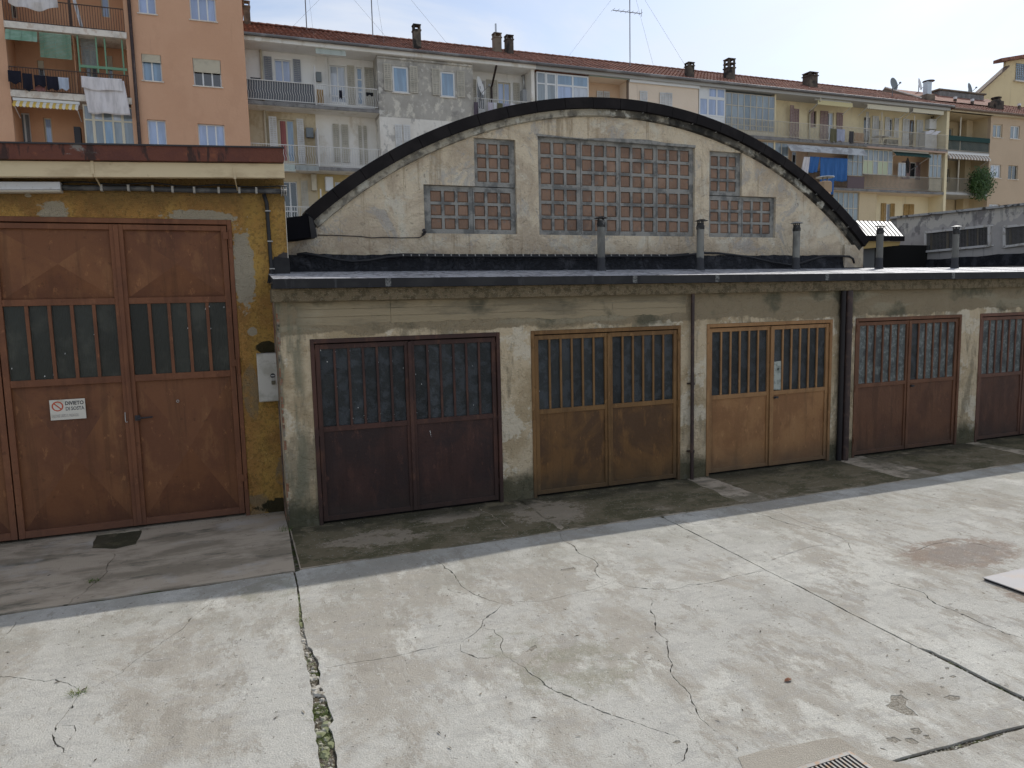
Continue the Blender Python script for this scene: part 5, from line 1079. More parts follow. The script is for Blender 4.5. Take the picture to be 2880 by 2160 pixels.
# blinds, awning, veranda
slats(oh, rect(Z1, 45, 250, 332, 420, OY), OY, M_green, .9, dx=.15)
slats(oh, rect(Z1, 338, 280, 632, 528, OY), OY-.05, M_green, .12)
slats(oh, rect(Z1, 690, 330, 850, 585, OY+.5), OY+.5, mat('grey_slat', (.30, .31, .29), .7), 0)
vf = MB()
for x in (668, 826, 900, 1050): a = at(*Z1(x, 330), OY+.1); vf.box(a[0]-.03, a[0]+.03, OY+.08, OY+.13, sB[0]+1, sA[1]-.02)
a = at(*Z1(690, 595), OY+.1); b = at(*Z1(1100, 605), OY+.1); vf.box(a[0], b[0], OY+.07, OY+.14, b[1]-.05, b[1]+.06)
vf.build('veranda_frame', M_frameG, oh.r)
aw = awning(oh, rect(Z1, 118, 862, 688, 972, OY), OY+.05, mat('yellow_stripe', (.62, .42, .10), .85), mat('white_stripe', (.66, .63, .57), .85), .35, .10, 20)
vr = rect(Z1, 710, 900, 1160, 1300, OY)
oh.win((vr[0], vr[0]+(vr[1]-vr[0])*.2, vr[2]-.4, vr[3]), OY+.08, 1, G_grey, M_frameC, rows=(.72,), sill=False, name='veranda')
oh.win((vr[0]+(vr[1]-vr[0])*.2, vr[0]+(vr[1]-vr[0])*.8, vr[2]-.4, vr[3]), OY+.08, 3, G_grey, M_frameC, rows=(.72,), sill=False, name='veranda', panes=[G_grey, G_lace, G_blue, G_grey])
oh.win((vr[0]+(vr[1]-vr[0])*.8, vr[1]+.15, vr[2]-.4, vr[3]), OY+.08, 1, G_grey, M_frameC, rows=(.72,), sill=False, name='veranda')
BX('cabinet', M_blackiron, oh.r, *rect(Z1, 636, 1110, 708, 1290, OY+.5)[:2], OY+.5, OY+.8, sB[0]-SH, at(*Z1(670, 1095), OY+.5)[1])
# washing on the orange house
lines = 'washing hung on the orange house'
cloth('bed_sheet', 'large white bed sheet hung over the middle orange balcony', 'bed sheet', rect(Z1, 705, 672, 1095, 992, OY-.25), OY-.25, cmat('white_linen', (.70, .66, .66)), 2, .10, .03, lines, .15)
cloth('folded_sheet', 'folded upper half of the white sheet on the middle orange balcony', 'bed sheet', rect(Z1, 700, 657, 1062, 790, OY-.30), OY-.33, cmat('white_linen', (.70, .66, .66)), 2, .04, .03, lines)
dk = cmat('navy_cloth', (.012, .012, .022))
for i, (a, b, c, d, lab) in enumerate(((65, 605, 190, 720, 'navy clothes at the left end of the washing line'), (190, 630, 290, 780, 'navy trousers second on the washing line'), (290, 645, 400, 745, 'navy shirt third on the washing line'), (395, 655, 510, 775, 'navy trousers hung beside the pale blue cloth'))):
    cloth('hanging_clothes', lab, 'clothes', rect(Z1, a, b, c, d, OY-.25), OY-.25, dk, 1.3, .06, .02, lines)
cloth('hanging_cloth', 'pale blue cloth at the right end of the dark washing', 'clothes', rect(Z1, 500, 665, 600, 775, OY-.25), OY-.25, cmat('pale_blue_cloth', (.42, .47, .56)), 1.3, .05, .02, lines)
cloth('red_towel', 'dull red towel on the orange house railing', 'towel', rect(Z1, 300, 735, 390, 790, OY-.1), OY-.06, cmat('dull_red_cloth', (.28, .13, .13)), 1, .03, 0, lines)
cloth('net_curtain', 'white net sheet billowing at the top left balcony', 'sheet', rect(Z1, 60, -60, 500, 60, OY-.2), OY-.2, cmat('net_white', (.62, .58, .56)), 2, .15, .25, lines)
cloth('folded_blind', 'white folded blind hanging at the top orange balcony', 'blind', rect(Z1, 610, -60, 665, 228, OY+.05), OY+.05, cmat('blind_white', (.6, .6, .62)), 1, .05, 0, None, .25)

# ---- white and grey house
wh_ = House('apartment_building', 'long white and grey flaking apartment house with red tiled roof', (10, BY, 0))
xa0 = at(690, 300, FY)[0]; xa1 = at(1062, 200, FY)[0]; xa2 = at(1331, 260, FY)[0]; xa3 = at(1503, 220, FY)[0]
ZE = at(1100, 138, 38.3)[1]; ZS1 = 12.52; ZS2 = ZS1-3.0; ZS3 = ZS2-3.0
r2 = lambda *a: rect(Z2, *a, BY)
wh_.shutter(r2(188, 487, 275, 840), BY, S_grey); wh_.shutter(r2(440, 512, 522, 860), BY, S_grey)
wh_.win(r2(278, 508, 437, 850), BY, 2, G_lil, key='b', sill=False)
wh_.win(r2(757, 560, 907, 890), BY, 2, G_lace, key='b', sill=False, rows=(.18,))
wh_.shutter(r2(735, 520, 757, 880), BY, S_beige, -.25); wh_.shutter(r2(907, 565, 985, 905), BY, S_beige); wh_.shutter(r2(1056, 582, 1145, 912), BY, S_beige)
wh_.win(r2(990, 580, 1055, 905), BY, 1, G_blue, key='b', sill=False, rows=(.35, .68))
wh_.win(r2(318, 1030, 470, 1400), BY, 2, G_blue, key='b2', sill=False, frame=M_frameC, panes=[M_red, G_blue])
wh_.shutter(r2(228, 1012, 318, 1400), BY, S_white, -.2); wh_.shutter(r2(468, 1032, 548, 1420), BY, S_white, -.2)
for a, b, c, d in ((783, 1070, 852, 1400), (858, 1076, 930, 1405), (1005, 1085, 1046, 1420), (1048, 1088, 1090, 1420)): wh_.shutter(r2(a, b, c, d), BY, S_beige)
z7 = lambda x, y: (780+.1085*x, 460+.1085*y)
wh_.win(rect(z7, 130, 455, 560, 1430, BY), BY, 2, G_dark, key='b3', sill=False, rows=(.2,)); wh_.shutter(rect(z7, 600, 440, 830, 1430, BY), BY, S_beige)
wh_.win(rect(z7, 1490, 470, 1900, 1300, BY), BY, 2, G_lace, key='b3', sill=False)
xm_ = at(*Z2(640, 1100), BY)[0]
wh_.wall('b', xa0-.3, xa1+.3, ZS1-.1, ZE+.1, BY, M_white)
wh_.wall('b2', xa0-.3, xm_, ZS2-.1, ZS1-.1, BY, M_creamS); wh_.wall('b2', xm_, xa1+.3, ZS2-.1, ZS1-.1, BY, M_whiteS)
wh_.wall('b3', xa0-.3, at(*z7(1040, 600), BY)[0], 0, ZS2-.1, BY, M_creamS); wh_.wall('b3', at(*z7(1040, 600), BY)[0], xa1+.3, 0, ZS2-.1, BY, M_ochreS)
for z in (ZS1, ZS2): BX('balcony_slab', M_slabG, wh_.r, xa0, xa1, FY, BY-.001, z-.17, z); BX('slab_soffit', M_whiteS, wh_.r, xa0, xa1, FY+.06, BY-.002, z-.185, z-.171)
BX('balcony_slab', M_slabG, wh_.r, xa0, xa1, FY, BY-.001, ZS3-.17, ZS3)
BX('loggia_ceiling', M_white, wh_.r, xa0, xa3, 38.32, BY-.001, ZE-.28, ZE-.10)
BX('loggia_side_wall', M_whiteS, wh_.r, xa0-.3, xa0-.001, FY-.02, BY+8, 0, ZE-.1)
xd = at(*Z2(633, 700), FY)[0]
for z in (ZS1, ZS2, ZS3):
    MB().tube([(xd, FY+.05, z), (xd, FY+.05, z+1.9)], .035, 8).build('divider_post', M_railW, wh_.r)
    BX('divider', M_frameW, wh_.r, xd-.02, xd+.02, FY+.09, BY-.01, z, z+(1.0 if z != ZS2 else 1.9))
wh_.railing(xa0+.05, xd-.06, ZS1+.08, ZS1+1.02, FY+.03, M_railW); wh_.railing(xd+.06, xa1-.06, ZS1+.08, ZS1+1.02, FY+.03, M_railW)
BX('rail_screen', M_meshs, wh_.r, xa0+.07, xd-.08, FY+.09, FY+.10, ZS1+.1, ZS1+1.0)
wh_.railing(xa0+.05, xd-.06, ZS2+.08, ZS2+1.0, FY+.03, M_railW); wh_.railing(xd+.06, xa1-.06, ZS2+.08, ZS2+1.0, FY+.03, M_railW, wavy=False)
wh_.railing(xa0+.05, xa1-.06, ZS3+.08, ZS3+1.0, FY+.03, M_railW)
a = at(*Z2(160, 400), BY); MB().tube([(a[0], BY-.08, 9), (a[0], BY-.08, ZE-.3), (a[0]-.05, BY-.6, ZE-.05)], .06, 8).build('downpipe', S_tan, wh_.r)
slats(wh_, rect(Z2, 632, 405, 895, 500, FY), FY-.1, mat('pale_green_slat', (.46, .50, .45), .7), .15)
slats(wh_, rect(z7, 160, 20, 465, 230, FY), FY-.1, mat('pale_green_slat', (.46, .50, .45), .7), .15); slats(wh_, rect(z7, 470, 40, 1070, 220, FY), FY-.1, mat('grey_slat', (.30, .31, .29), .7), .15)
for r, lab in ((r2(638, 628, 688, 712), 'grey meter box on the top white balcony wall'), (r2(552, 1108, 618, 1196), 'grey meter box on the cream balcony wall')):
    o = BX('meter_box', M_metbox, None, r[0], r[1], BY-.2, BY-.002, r[2], r[3], .01); tag(o, lab, 'meter box', 'grey meter boxes on the balconies')
r = rect(z7, 860, 290, 1010, 720, BY); tag(BX('wall_cabinet', S_tan, None, r[0], r[1], BY-.3, BY-.002, r[2], r[3], .01), 'cream cabinet on the lowest visible loggia wall', 'cabinet')
r = rect(z7, 1220, 360, 1440, 740, BY); tag(BX('white_boiler', M_frameW, None, r[0], r[1], BY-.35, BY-.002, r[2], r[3], .03), 'white boiler in the ochre loggia just above the coping', 'boiler')
lw = 'things on the white house balconies'
for a, b, c, d, cm, lab in ((75, 650, 175, 830, cmat('dark_grey_cloth', (.06, .055, .06)), 'dark clothes heaped at the left of the top white balcony'), (645, 755, 715, 880, cmat('ochre_cloth', (.42, .28, .14)), 'tan cloth bundle beside the balcony divider'), (838, 780, 868, 850, cmat('navy_cloth', (.012, .012, .022)), 'small navy cloth on the white wavy railing'), (1072, 797, 1135, 828, cmat('black_cloth', (.01, .01, .012)), 'black garment at the right end of the white railing')):
    cloth('hanging_clothes', lab, 'clothes', rect(Z2, a, b, c, d, FY), FY+(-.03 if c-a < 65 else .3), cm, 1.5, .04, .02, lw)
# grey bay
rb_ = lambda *a: rect(Z2, *a, FY)
wh_.win(rb_(1298, 565, 1445, 808), FY, 1, G_blue, key='f', fw=.09, rec=.05); wh_.win(rb_(1714, 612, 1847, 845), FY, 1, G_blue, key='f', fw=.09, rec=.05)
for q in ((1222, 548, 1298, 788), (1447, 570, 1522, 808), (1640, 592, 1712, 828), (1856, 612, 1927, 845)): wh_.shutter(rb_(*q), FY, S_beige)
for q in ((1322, 1075, 1388, 1300), (1394, 1078, 1460, 1305)): wh_.shutter(rb_(*q), FY, S_white)
zsplit = at(*Z2(1600, 1035), FY)[1]
wh_.wall('f', xa1, xa2, zsplit, ZE-.02, FY, M_greyS, 1.29); wh_.wall('f', xa1, xa2, 0, zsplit, FY, M_whiteF, 1.29)
zl1 = at(*Z2(1600, 535), FY)[1]; BX('ledge', M_greyS, wh_.r, xa1, xa2, FY-.07, FY-.001, zl1-.04, zl1+.04)
# second loggia
r3 = lambda *a: rect(Z3, *a, BY)
wh_.win(r3(125, 385, 200, 640), BY, 1, G_dark, key='c', sill=False); wh_.win(r3(308, 400, 422, 680), BY, 2, G_sky, key='c', sill=False, frame=M_frameC)
for q in ((88, 380, 124, 640), (204, 380, 250, 650), (252, 385, 306, 660), (438, 408, 497, 690)): wh_.shutter(r3(*q), BY, S_beige)
wh_.wall('c', xa2-.1, xa3+.2, 0, ZE, BY, M_white)
BX('loggia_side_wall', M_whiteS, wh_.r, xa3-.2, xa3-.002, FY-.02, BY-.001, 0, ZE-.1)
BX('balcony_slab', M_slabG, wh_.r, xa2, xa3-.21, FY, BY-.001, ZS1-.17, ZS1)
wh_.railing(xa2+.05, xa3-.25, ZS1+.08, ZS1+1.0, FY+.03, M_railW)
a = at(*Z3(285, 240), FY); b = at(*Z3(245, 380), BY); MB().tube([(a[0], FY-.15, ZE-.1), (a[0], FY-.15, ZE-.32), (b[0], BY-.12, ZE-1.1), (b[0], BY-.12, 10)], .06, 8).build('downpipe', M_pipe, wh_.r)
bo = thing('wall_boiler', 'grey boiler with steel flue in the loggia above the coping', 'boiler', (at(*Z3(540, 530), BY)[0], BY, ZS1+.9)); r = r3(500, 480, 578, 640)
MB().box(r[0], r[1], BY-.4, BY-.002, r[2], r[3]).build('casing', mat('boiler_grey', (.42, .43, .44), .5), bo, bevel=.01)
a = at(*Z3(532, 345), BY-.3); MB().tube([(a[0], BY-.25, r[3]), (a[0], BY-.25, a[1]), (a[0], BY-.02, a[1]+.05)], .06, 10).build('flue', M_metal, bo, smooth=True)
dish('white dish antenna on the loggia above the coping', *(lambda p: (p[0], FY-.15, p[1]))(at(*Z3(160, 432), FY-.15)), .46, M_frameW, ZS1+.9, (.9, -.75, .25))
for i, (a, b, cm, lab) in enumerate(((100, 140, cmat('dark_mixed_cloth', (.10, .08, .10)), 'dark socks and shirts at the left of the loggia line'), (220, 268, cmat('lilac_cloth', (.50, .46, .52)), 'lilac cloth on the loggia washing line'), (270, 300, cmat('pale_cloth', (.55, .55, .58)), 'pale shirt between the lilac and olive cloths'), (302, 352, cmat('olive_cloth', (.13, .12, .07)), 'olive cloth on the loggia washing line'), (358, 412, cmat('grey_violet_cloth', (.33, .32, .40)), 'violet grey cloth right of the olive cloth'), (416, 500, cmat('white_linen', (.70, .66, .66)), 'white linen at the right end of the loggia line'))):
    cloth('hanging_clothes', lab, 'clothes', rect(Z3, a, 572+i*3, b, 690, FY-.2), FY-.2, cm, 1.3, .05, .02, 'washing in the loggia above the coping')
# roof
YR, ZR = 43.2, ZE+2.2
ra = roof_tiles(wh_, xa0-.35, xa3, 38.2, ZE, YR, ZR)
MB().tube([(xa0-.4, 38.12, ZE-.02), (xa3, 38.12, ZE-.02)], .075, 8).build('gutter', M_gut, wh_.r)
BX('eaves_board', M_whiteS, wh_.r, xa0-.3, xa3, 38.25, FY-.002, ZE-.27, ZE-.06)
def roof_at(px, py):
    s = (ZR-ZE)/(YR-38.2); d = ray(px, py); t = (ZE-s*38.2-CAM_H)/(d.z-s*d.y)
    t = min(t, (YR-.1)/d.y) if t > 0 else (YR-.1)/d.y
    return (d.x*t, d.y*t, CAM_H+d.z*t)
def chim_px(roof, xc, ytop, ybase, wpx, m, cap=1):
    p = roof_at(xc, ybase); zt = at(xc, ytop, p[1])[1]; w = (at(xc+wpx/2, ytop, p[1])[0]-at(xc-wpx/2, ytop, p[1])[0])/1.12
    return chimney(roof, p[0], p[1], p[2], w, zt-p[2], m, cap)
chim_px(ra, 696, 5, 70, 21, M_chimT); chim_px(ra, 1173, 71, 140, 22, M_chim); chim_px(ra, 1398, 95, 148, 22, M_chimT); chim_px(ra, 1432, 101, 153, 21, M_chim)
p = roof_at(1398, 140); zt = at(1396, 67, p[1])[1]; MB().tube([(p[0]-.05, p[1], zt-1.6), (p[0]-.05, p[1], zt)], .06, 8).build('steel_flue', M_metal, ra)
def mast(px, pb, label, yagi=False):
    p = roof_at(px, pb); t = thing('antenna_mast', label, 'antenna mast', (p[0], p[1], p[2]), 'antenna masts on the tiled roof')
    H = 5.8 if yagi else 5.0
    MB().tube([(p[0], p[1], p[2]-.2), (p[0], p[1], p[2]+H)], .030, 6).build('pole', M_gut, t)
    if yagi:
        z = at(px, 34, p[1])[1]; l = at(1724, 36, p[1])[0]; r = at(1802, 35, p[1])[0]
        mb = MB().bar((l, p[1], z-.03), (r, p[1], z+.0), .035)
        for k in range(7): x = l+(r-l)*k/6; mb.bar((x, p[1]-.25, z), (x, p[1]+.25, z), .015)
        mb.bar((r, p[1]-.1, z-.22), (r, p[1]-.1, z+.22), .02).build('yagi_antenna', M_gut, t)
    for dx, dy in ((-4.5, 0), (4.5, 0), (0, -3)):
        s = (ZR-ZE)/(YR-38.2); yb = min(max(p[1]+dy, 38.3), YR-.1); MB().bar((p[0], p[1], p[2]+H*.95), (p[0]+dx, yb, ZE+s*(yb-38.2)), .008).build('guy_wire', M_gut, t)
mast(863, 88, 'thin antenna mast nearest the orange house'); mast(1049, 108, 'thin antenna mast left of the dark chimney')

# ---- cream house to the right
ch = House('apartment_building', 'long cream apartment house with glazed verandas and awnings', (30, BY, 0))
xb0, xb1 = xa3+.003, at(2660, 420, FY)[0]
f3 = lambda *a: rect(Z3, *a, FY); f4 = lambda *a: rect(Z4, *a, FY); b4 = lambda *a: rect(Z4, *a, BY); f5 = lambda *a: rect(Z5, *a, FY); b5 = lambda *a: rect(Z5, *a, BY)
ZS1 = at(*Z5(450, 905), FY)[1]; ZS2 = at(*Z5(500, 1315), FY)[1]
r = f3(640, 312, 1092, 640); w_ = (r[1]-r[0])
ch.win((r[0], r[0]+w_*.17, r[2], r[3]), FY, 1, G_blue, rows=(.66,), sill=False, name='veranda', panes=[G_grey]); ch.win((r[0]+w_*.175, r[0]+w_*.37, r[2], r[3]), FY, 1, G_grey, rows=(.66,), sill=False, name='veranda', fw=.08)
ch.win((r[0]+w_*.375, r[1], r[2], r[3]), FY, 2, G_blue, rows=(.66,), sill=False, name='veranda', fw=.08, panes=[G_sky, G_blue, G_lace, G_blue])
BX('veranda_wall', M_white, ch.r, r[0], r[1], FY+.1, FY+1.2, 0, r[3])
xv = at(*Z3(1097, 450), FY)[0]; xw = at(*Z3(1440, 450), FY)[0]; xx = at(*Z3(2040, 520), FY)[0]
r3 = lambda *a: rect(Z3, *a, BY)
for q in ((1160, 478, 1212, 600), (1218, 482, 1270, 605)): ch.shutter(r3(*q), BY, S_white)
ch.wall('p', xv-.3, xw+.3, 0, ZE, BY, M_peach)
BX('loggia_ceiling', M_pinkish, ch.r, xv, xw, FY, BY-.001, ZE-.28, ZE-.12)
BX('post', M_frameB, ch.r, xw-.1, xw-.005, FY+.02, FY+.12, 9, ZE-.3)
r = f3(1098, 345, 1455, 402); MB().box(r[0], r[1]+.1, FY-.08, FY-.02, r[2]+.1, r[3]).build('green_valance', mat('pale_green_valance', (.36, .46, .40), .8), ch.r)
for q in ((1533, 478, 1596, 640), (1704, 492, 1754, 640), (1758, 494, 1810, 645)): ch.shutter(f3(*q), FY, S_white)
ch.wall('q', xw, xx, 0, ZE-.12, FY, M_pinkish, 1.29)
r = f3(1456, 358, 2040, 436); MB().prism([(xw, ZE-.42), (xx, ZE-.42), (xx, ZE-.2), (xw, ZE-.2)], FY-.12, FY-.002).build('white_fascia', M_frameW, ch.r)
# white veranda then glazed veranda
x2a = xx+.02; x2b = at(*Z4(474, 500), FY)[0]; x2c = at(*Z4(950, 500), FY)[0]
z2t = at(*Z4(350, 325), FY)[1]; z2m = at(*Z4(350, 425), FY)[1]; z2b = at(*Z4(350, 600), FY)[1]
wv = (x2b-x2a)/3
BX('veranda_panel', M_frameW, ch.r, x2a+.04, x2a+wv*1.05, FY+.0, FY+.05, z2m, z2t)
ch.win((x2a+wv*1.07, x2b, z2m, z2t), FY+.04, 2, G_lil, sill=False, name='veranda', fw=.08); ch.win((x2a+.04, x2b, z2b, z2m), FY+.04, 3, G_sky, sill=False, name='veranda', fw=.09)
BX('veranda_wall', M_cream2, ch.r, x2a, x2b, FY+.1, BY, ZS1-.17, ZE-.3); BX('veranda_apron', M_frameW, ch.r, x2a, x2b, FY+.02, FY+.099, ZS1, z2b-.002)
zg1 = at(*Z4(700, 362), FY)[1]; zg2 = at(*Z4(700, 478), FY)[1]; zg3 = at(*Z4(700, 760), FY)[1]
ch.win((x2b+.03, x2c-.02, ZS1+.35, ZE-.42), FY+.05, 8, G_pane, M_railC, rows=(.14, .66), sill=False, name='glazed_veranda', fw=.035, panes=[G_pane, G_pane, G_grey, G_pane, G_pane, G_grey, G_pane])
BX('veranda_apron', M_frameC, ch.r, x2b+.03, x2c-.02, FY+.03, FY+.06, ZS1, ZS1+.34)
BX('veranda_room', mat('pale_blue_room', (.42, .50, .52), .9), ch.r, x2b+.02, x2c, BY-.3, BY-.2, ZS1, ZE-.3)
BX('partition', M_cream2, ch.r, x2c-.01, x2c+.10, FY+.05, BY-.001, ZS2, ZE-.1)
ch.railing(x2b, x2c, ZS1+.08, ZS1+1.0, FY-.25, M_railC, wavy=False)
# open loggia
b4_ = [(1063, 505, 1090, 838, S_mauve, -.3), (1114, 528, 1165, 838, S_mauve, -.05), (1270, 540, 1308, 705, S_mauve, -.05), (1376, 548, 1440, 850, S_mauve, -.05), (1532, 565, 1580, 860, S_mauve, -.05)]
for a, b, c, d, m, fl in b4_: ch.shutter(b4(a, b, c, d), BY, m, fl)
ch.win(b4(1090, 520, 1114, 838), BY, 1, G_dark, key='o', sill=False); ch.win(b4(1308, 548, 1340, 705), BY, 1, G_dark, key='o', frame=M_frameB); ch.win(b4(1442, 562, 1502, 850), BY, 2, G_dark, key='o', sill=False, panes=[G_dark, G_lace])
for a, b, c, d, m, fl in ((150, 590, 166, 770, S_white, -.35), (243, 617, 291, 890, S_white, -.05), (360, 628, 395, 815, S_white, -.05), (448, 637, 480, 822, S_white, -.05), (525, 643, 576, 915, S_white, -.05), (655, 655, 702, 920, S_white, -.05)): ch.shutter(b5(a, b, c, d), BY, m, fl)
ch.win(b5(168, 618, 226, 885), BY, 2, G_dark, key='o', sill=False); ch.win(b5(396, 638, 434, 815), BY, 1, G_dark, key='o'); ch.win(b5(577, 652, 636, 915), BY, 2, G_dark, key='o', sill=False, frame=M_frameB)
xo1 = at(*Z5(925, 700), FY)[0]
ch.wall('o', x2c, xo1+.05, ZS1-.1, ZE, BY, M_cream2)
BX('loggia_ceiling', M_slabG if False else mat('pale_grey_soffit', (.44, .43, .41), .9), ch.r, x2b, xo1, 38.3, BY-.001, ZE-.26, ZE-.13)
BX('balcony_slab', M_slabG, ch.r, x2b, xo1, FY-.28, BY-.001, ZS1-.2, ZS1); BX('slab_soffit', M_pinkish, ch.r, x2b, xo1, FY-.2, BY-.002, ZS1-.215, ZS1-.201)
BX('loggia_side_wall', M_cream2, ch.r, xo1+.001, xo1+.25, FY-.1, BY+6, 0, ZE-.1)
ch.railing(x2c, xo1-.02, ZS1+.06, ZS1+1.0, FY-.24, M_railC)
for x in (330, 635): a = at(*Z5(x, 700), FY-.1)[0]; MB().tube([(a, FY-.1, ZS1), (a, FY-.1, ZE-.8)], .035, 8).build('post', M_railC, ch.r)
awning(ch, f4(1342, 440, 1672, 525), FY+.1, mat('pale_yellow_awning', (.60, .53, .30), .85), None, .22, .08, 16, .85); awning(ch, f5(188, 500, 575, 590), FY+.1, mat('cream_awning', (.62, .57, .44), .85), None, .2, .06, 22, .85); awning(ch, f5(614, 540, 898, 615), FY+.1, mat('cream_awning', (.62, .57, .44), .85), None, .2, .06, 16, .85)
a = at(*Z4(1360, 385), FY)[0]; b = at(*Z4(1268, 480), BY)[0]; MB().tube([(a, FY-.2, ZE-.1), (a, FY-.2, ZE-.45), (b, BY-.12, ZE-1.0), (b, BY-.12, 9)], .055, 8).build('downpipe', S_tan, ch.r)
lw = 'things on the cream house balcony'
bo = thing('wall_boiler', 'white boiler at the right end of the top cream balcony', 'boiler', (at(*Z5(770, 700), BY)[0], BY, ZS1+1), None); r = b5(735, 655, 806, 755)
MB().box(r[0], r[1], BY-.4, BY-.002, r[2], r[3]).build('casing', M_frameW, bo, bevel=.02); MB().tube([((r[0]+r[1])/2, BY-.2, r[3]), ((r[0]+r[1])/2, BY-.2, r[3]+.15), ((r[0]+r[1])/2+.2, BY-.2, r[3]+.2)], .05, 8).build('flue', M_blackiron, bo)
r = f5(800, 740, 905, 930); tag(BX('white_cabinet', S_white, None, r[0], r[1], FY+.5, FY+1.0, ZS1, r[3], .02), 'tall white cabinet at the right end of the top cream balcony', 'cabinet')
r = f5(85, 770, 170, 880); tag(BX('brown_board', mat('brown_board', (.36, .21, .12), .8), None, r[0], r[1], FY+.05, FY+.09, ZS1+.05, r[3], .005), 'brown board standing behind the cream balcony railing', 'board')
r = b5(300, 665, 328, 750); tag(BX('meter_box', S_tan, None, r[0], r[1], BY-.15, BY-.002, r[2], r[3], .01), 'cream meter box between white shutters', 'meter box')
ta = thing('folding_table', 'white folding table behind the cream balcony railing', 'table', (at(*Z5(370, 860), FY+.4)[0], FY+.4, ZS1)); r = f5(325, 825, 430, 890)
MB().box(r[0], r[1], FY+.2, FY+.8, ZS1+.72, ZS1+.75).build('top', S_white, ta)
for x in (r[0]+.05, r[1]-.05): MB().bar((x-.15, FY+.3, ZS1), (x+.15, FY+.3, ZS1+.72), .03).bar((x+.15, FY+.7, ZS1), (x-.15, FY+.7, ZS1+.72), .03).build('leg', M_railW, ta)
r = f5(410, 855, 520, 905); rd = thing('radiator_cover', 'striped grey slatted box on the cream balcony', 'slatted box', ((r[0]+r[1])/2, FY+.4, ZS1)); nn = 9
BX('backing', M_blackiron, rd, r[0], r[1], FY+.3, FY+.5, ZS1, ZS1+.55)
for k in range(nn): x = r[0]+(r[1]-r[0])*k/nn; BX('slat', M_railG, rd, x+.01, x+(r[1]-r[0])/nn*.6, FY+.26, FY+.298, ZS1+.02, ZS1+.55)
sp = thing('tilted_panels', 'pale tilted panels resting on the cream balcony rail', 'panel', (at(*Z5(745, 790), FY-.2)[0], FY-.3, ZS1+.9)); r = f5(665, 762, 825, 815)
for k in range(2): x = r[0]+(r[1]-r[0])*.42*k; MB().prism([(x, r[2]), (x+(r[1]-r[0])*.3, r[2]), (x+(r[1]-r[0])*.58, r[3]), (x+(r[1]-r[0])*.3, r[3])], FY-.6+.1*k, FY-.56+.1*k).build('panel', mat('pale_panel', (.55, .54, .56), .5), sp)
for q, cm, lab in (((1475, 715, 1530, 850), cmat('olive_cloth', (.13, .12, .07)), 'olive garment over the cream balcony railing'), ((1537, 720, 1610, 838), cmat('blue_check_cloth', (.36, .38, .48)), 'pale blue checked cloth over the cream balcony railing'), ((1655, 740, 1693, 860), cmat('dark_grey_cloth', (.06, .055, .06)), 'dark grey coat over the cream balcony railing')): cloth('hanging_clothes', lab, 'clothes', rect(Z4, *q, FY-.3), FY-.3, cm, 1.4, .05, .02, lw)
# lower storeys of the cream house
ZS2b = ZS2
ch.wall('l', x2b-4, xo1+.05, ZS2-.1, ZS1-.1, BY, M_peach)
cn = f4(1030, 870, 1700, 990); cg = MB(); nn = 90
for i in range(nn+1):
    x = cn[0]+(cn[1]-cn[0]+.5)*i/nn; d = .03*math.cos(i*math.pi); cg.v += [(x, FY-.32+d, cn[3]-.02), (x+.15, FY-.55+d, cn[2]+.02)]
cg.f = [(2*i, 2*i+2, 2*i+3, 2*i+1) for i in range(nn)]
cg.build('corrugated_canopy', mat('white_corrugated', (.55, .56, .57), .6, layers=[((.36, .36, .37), dict(s=1.5, d=5, lo=.45, hi=.6, st=(1, 1, 2)))]), ch.r)
bl = cmat('blue_curtain', (.045, .14, .36)); zq = lambda x, y: (2180+.14465*x, 400+.14465*y)
for q, cm, lab, sk, cat in (((560, 280, 680, 660), cmat('white_linen', (.70, .66, .66)), 'white gathered curtain beside the blue drapes', -.25, 'curtain'), ((680, 275, 865, 600), bl, 'short blue drape drawn aside under the corrugated canopy', -.2, 'curtain'), ((878, 290, 1140, 1030), bl, 'long blue drape hanging below the balcony', 0, 'curtain'), ((1145, 300, 1400, 770), bl, 'right blue drape under the corrugated canopy', -.1, 'curtain')): cloth('hanging_curtain', lab, cat, rect(zq, *q, FY-.3), FY-.3, cm, 2.5, .08, 0, 'curtains under the corrugated canopy', sk)
r = rect(zq, 20, 60, 270, 420, FY); ch.win((r[0]-1.2, r[1], ZS2+1, ZS1-.25), FY+.1, 4, G_grey, M_railC, rows=(.5,), sill=False, name='glazed_veranda', fw=.035)
ch.win((at(*zq(320, 300), BY)[0], at(*zq(400, 400), BY)[0], ZS2+.05, ZS1-.5), BY, 1, G_dark, sill=False)
r = rect(zq, 1430, 90, 1715, 660, FY); ch.win((r[0], r[1], r[2], r[3]), FY+.08, 3, G_grey, M_railC, rows=(.5,), sill=False, name='glazed_veranda', fw=.03)
r = rect(zq, 1385, 665, 1705, 905, FY); BX('rail_board', mat('plum_board', (.13, .095, .10), .8), ch.r, r[0], r[1], FY-.1, FY-.06, r[2], r[3])
xl0 = at(*zq(640, 900), FY)[0]
BX('balcony_slab', M_slabG, ch.r, xl0-4, xo1, FY-.12, BY-.001, ZS2-.16, ZS2); BX('slab_soffit', M_pinkish, ch.r, xl0-4, xo1, FY-.05, BY-.002, ZS2-.175, ZS2-.161)
r = rect(zq, 690, 640, 1380, 890, FY); ch.railing(xl0, r[1], ZS2+.08, ZS2+1.0, FY-.06, M_railD, wavy=False)
x5a, x5b, x5c, x5d = [at(*Z5(x, 1100), FY)[0] for x in (158, 435, 775, 890)]
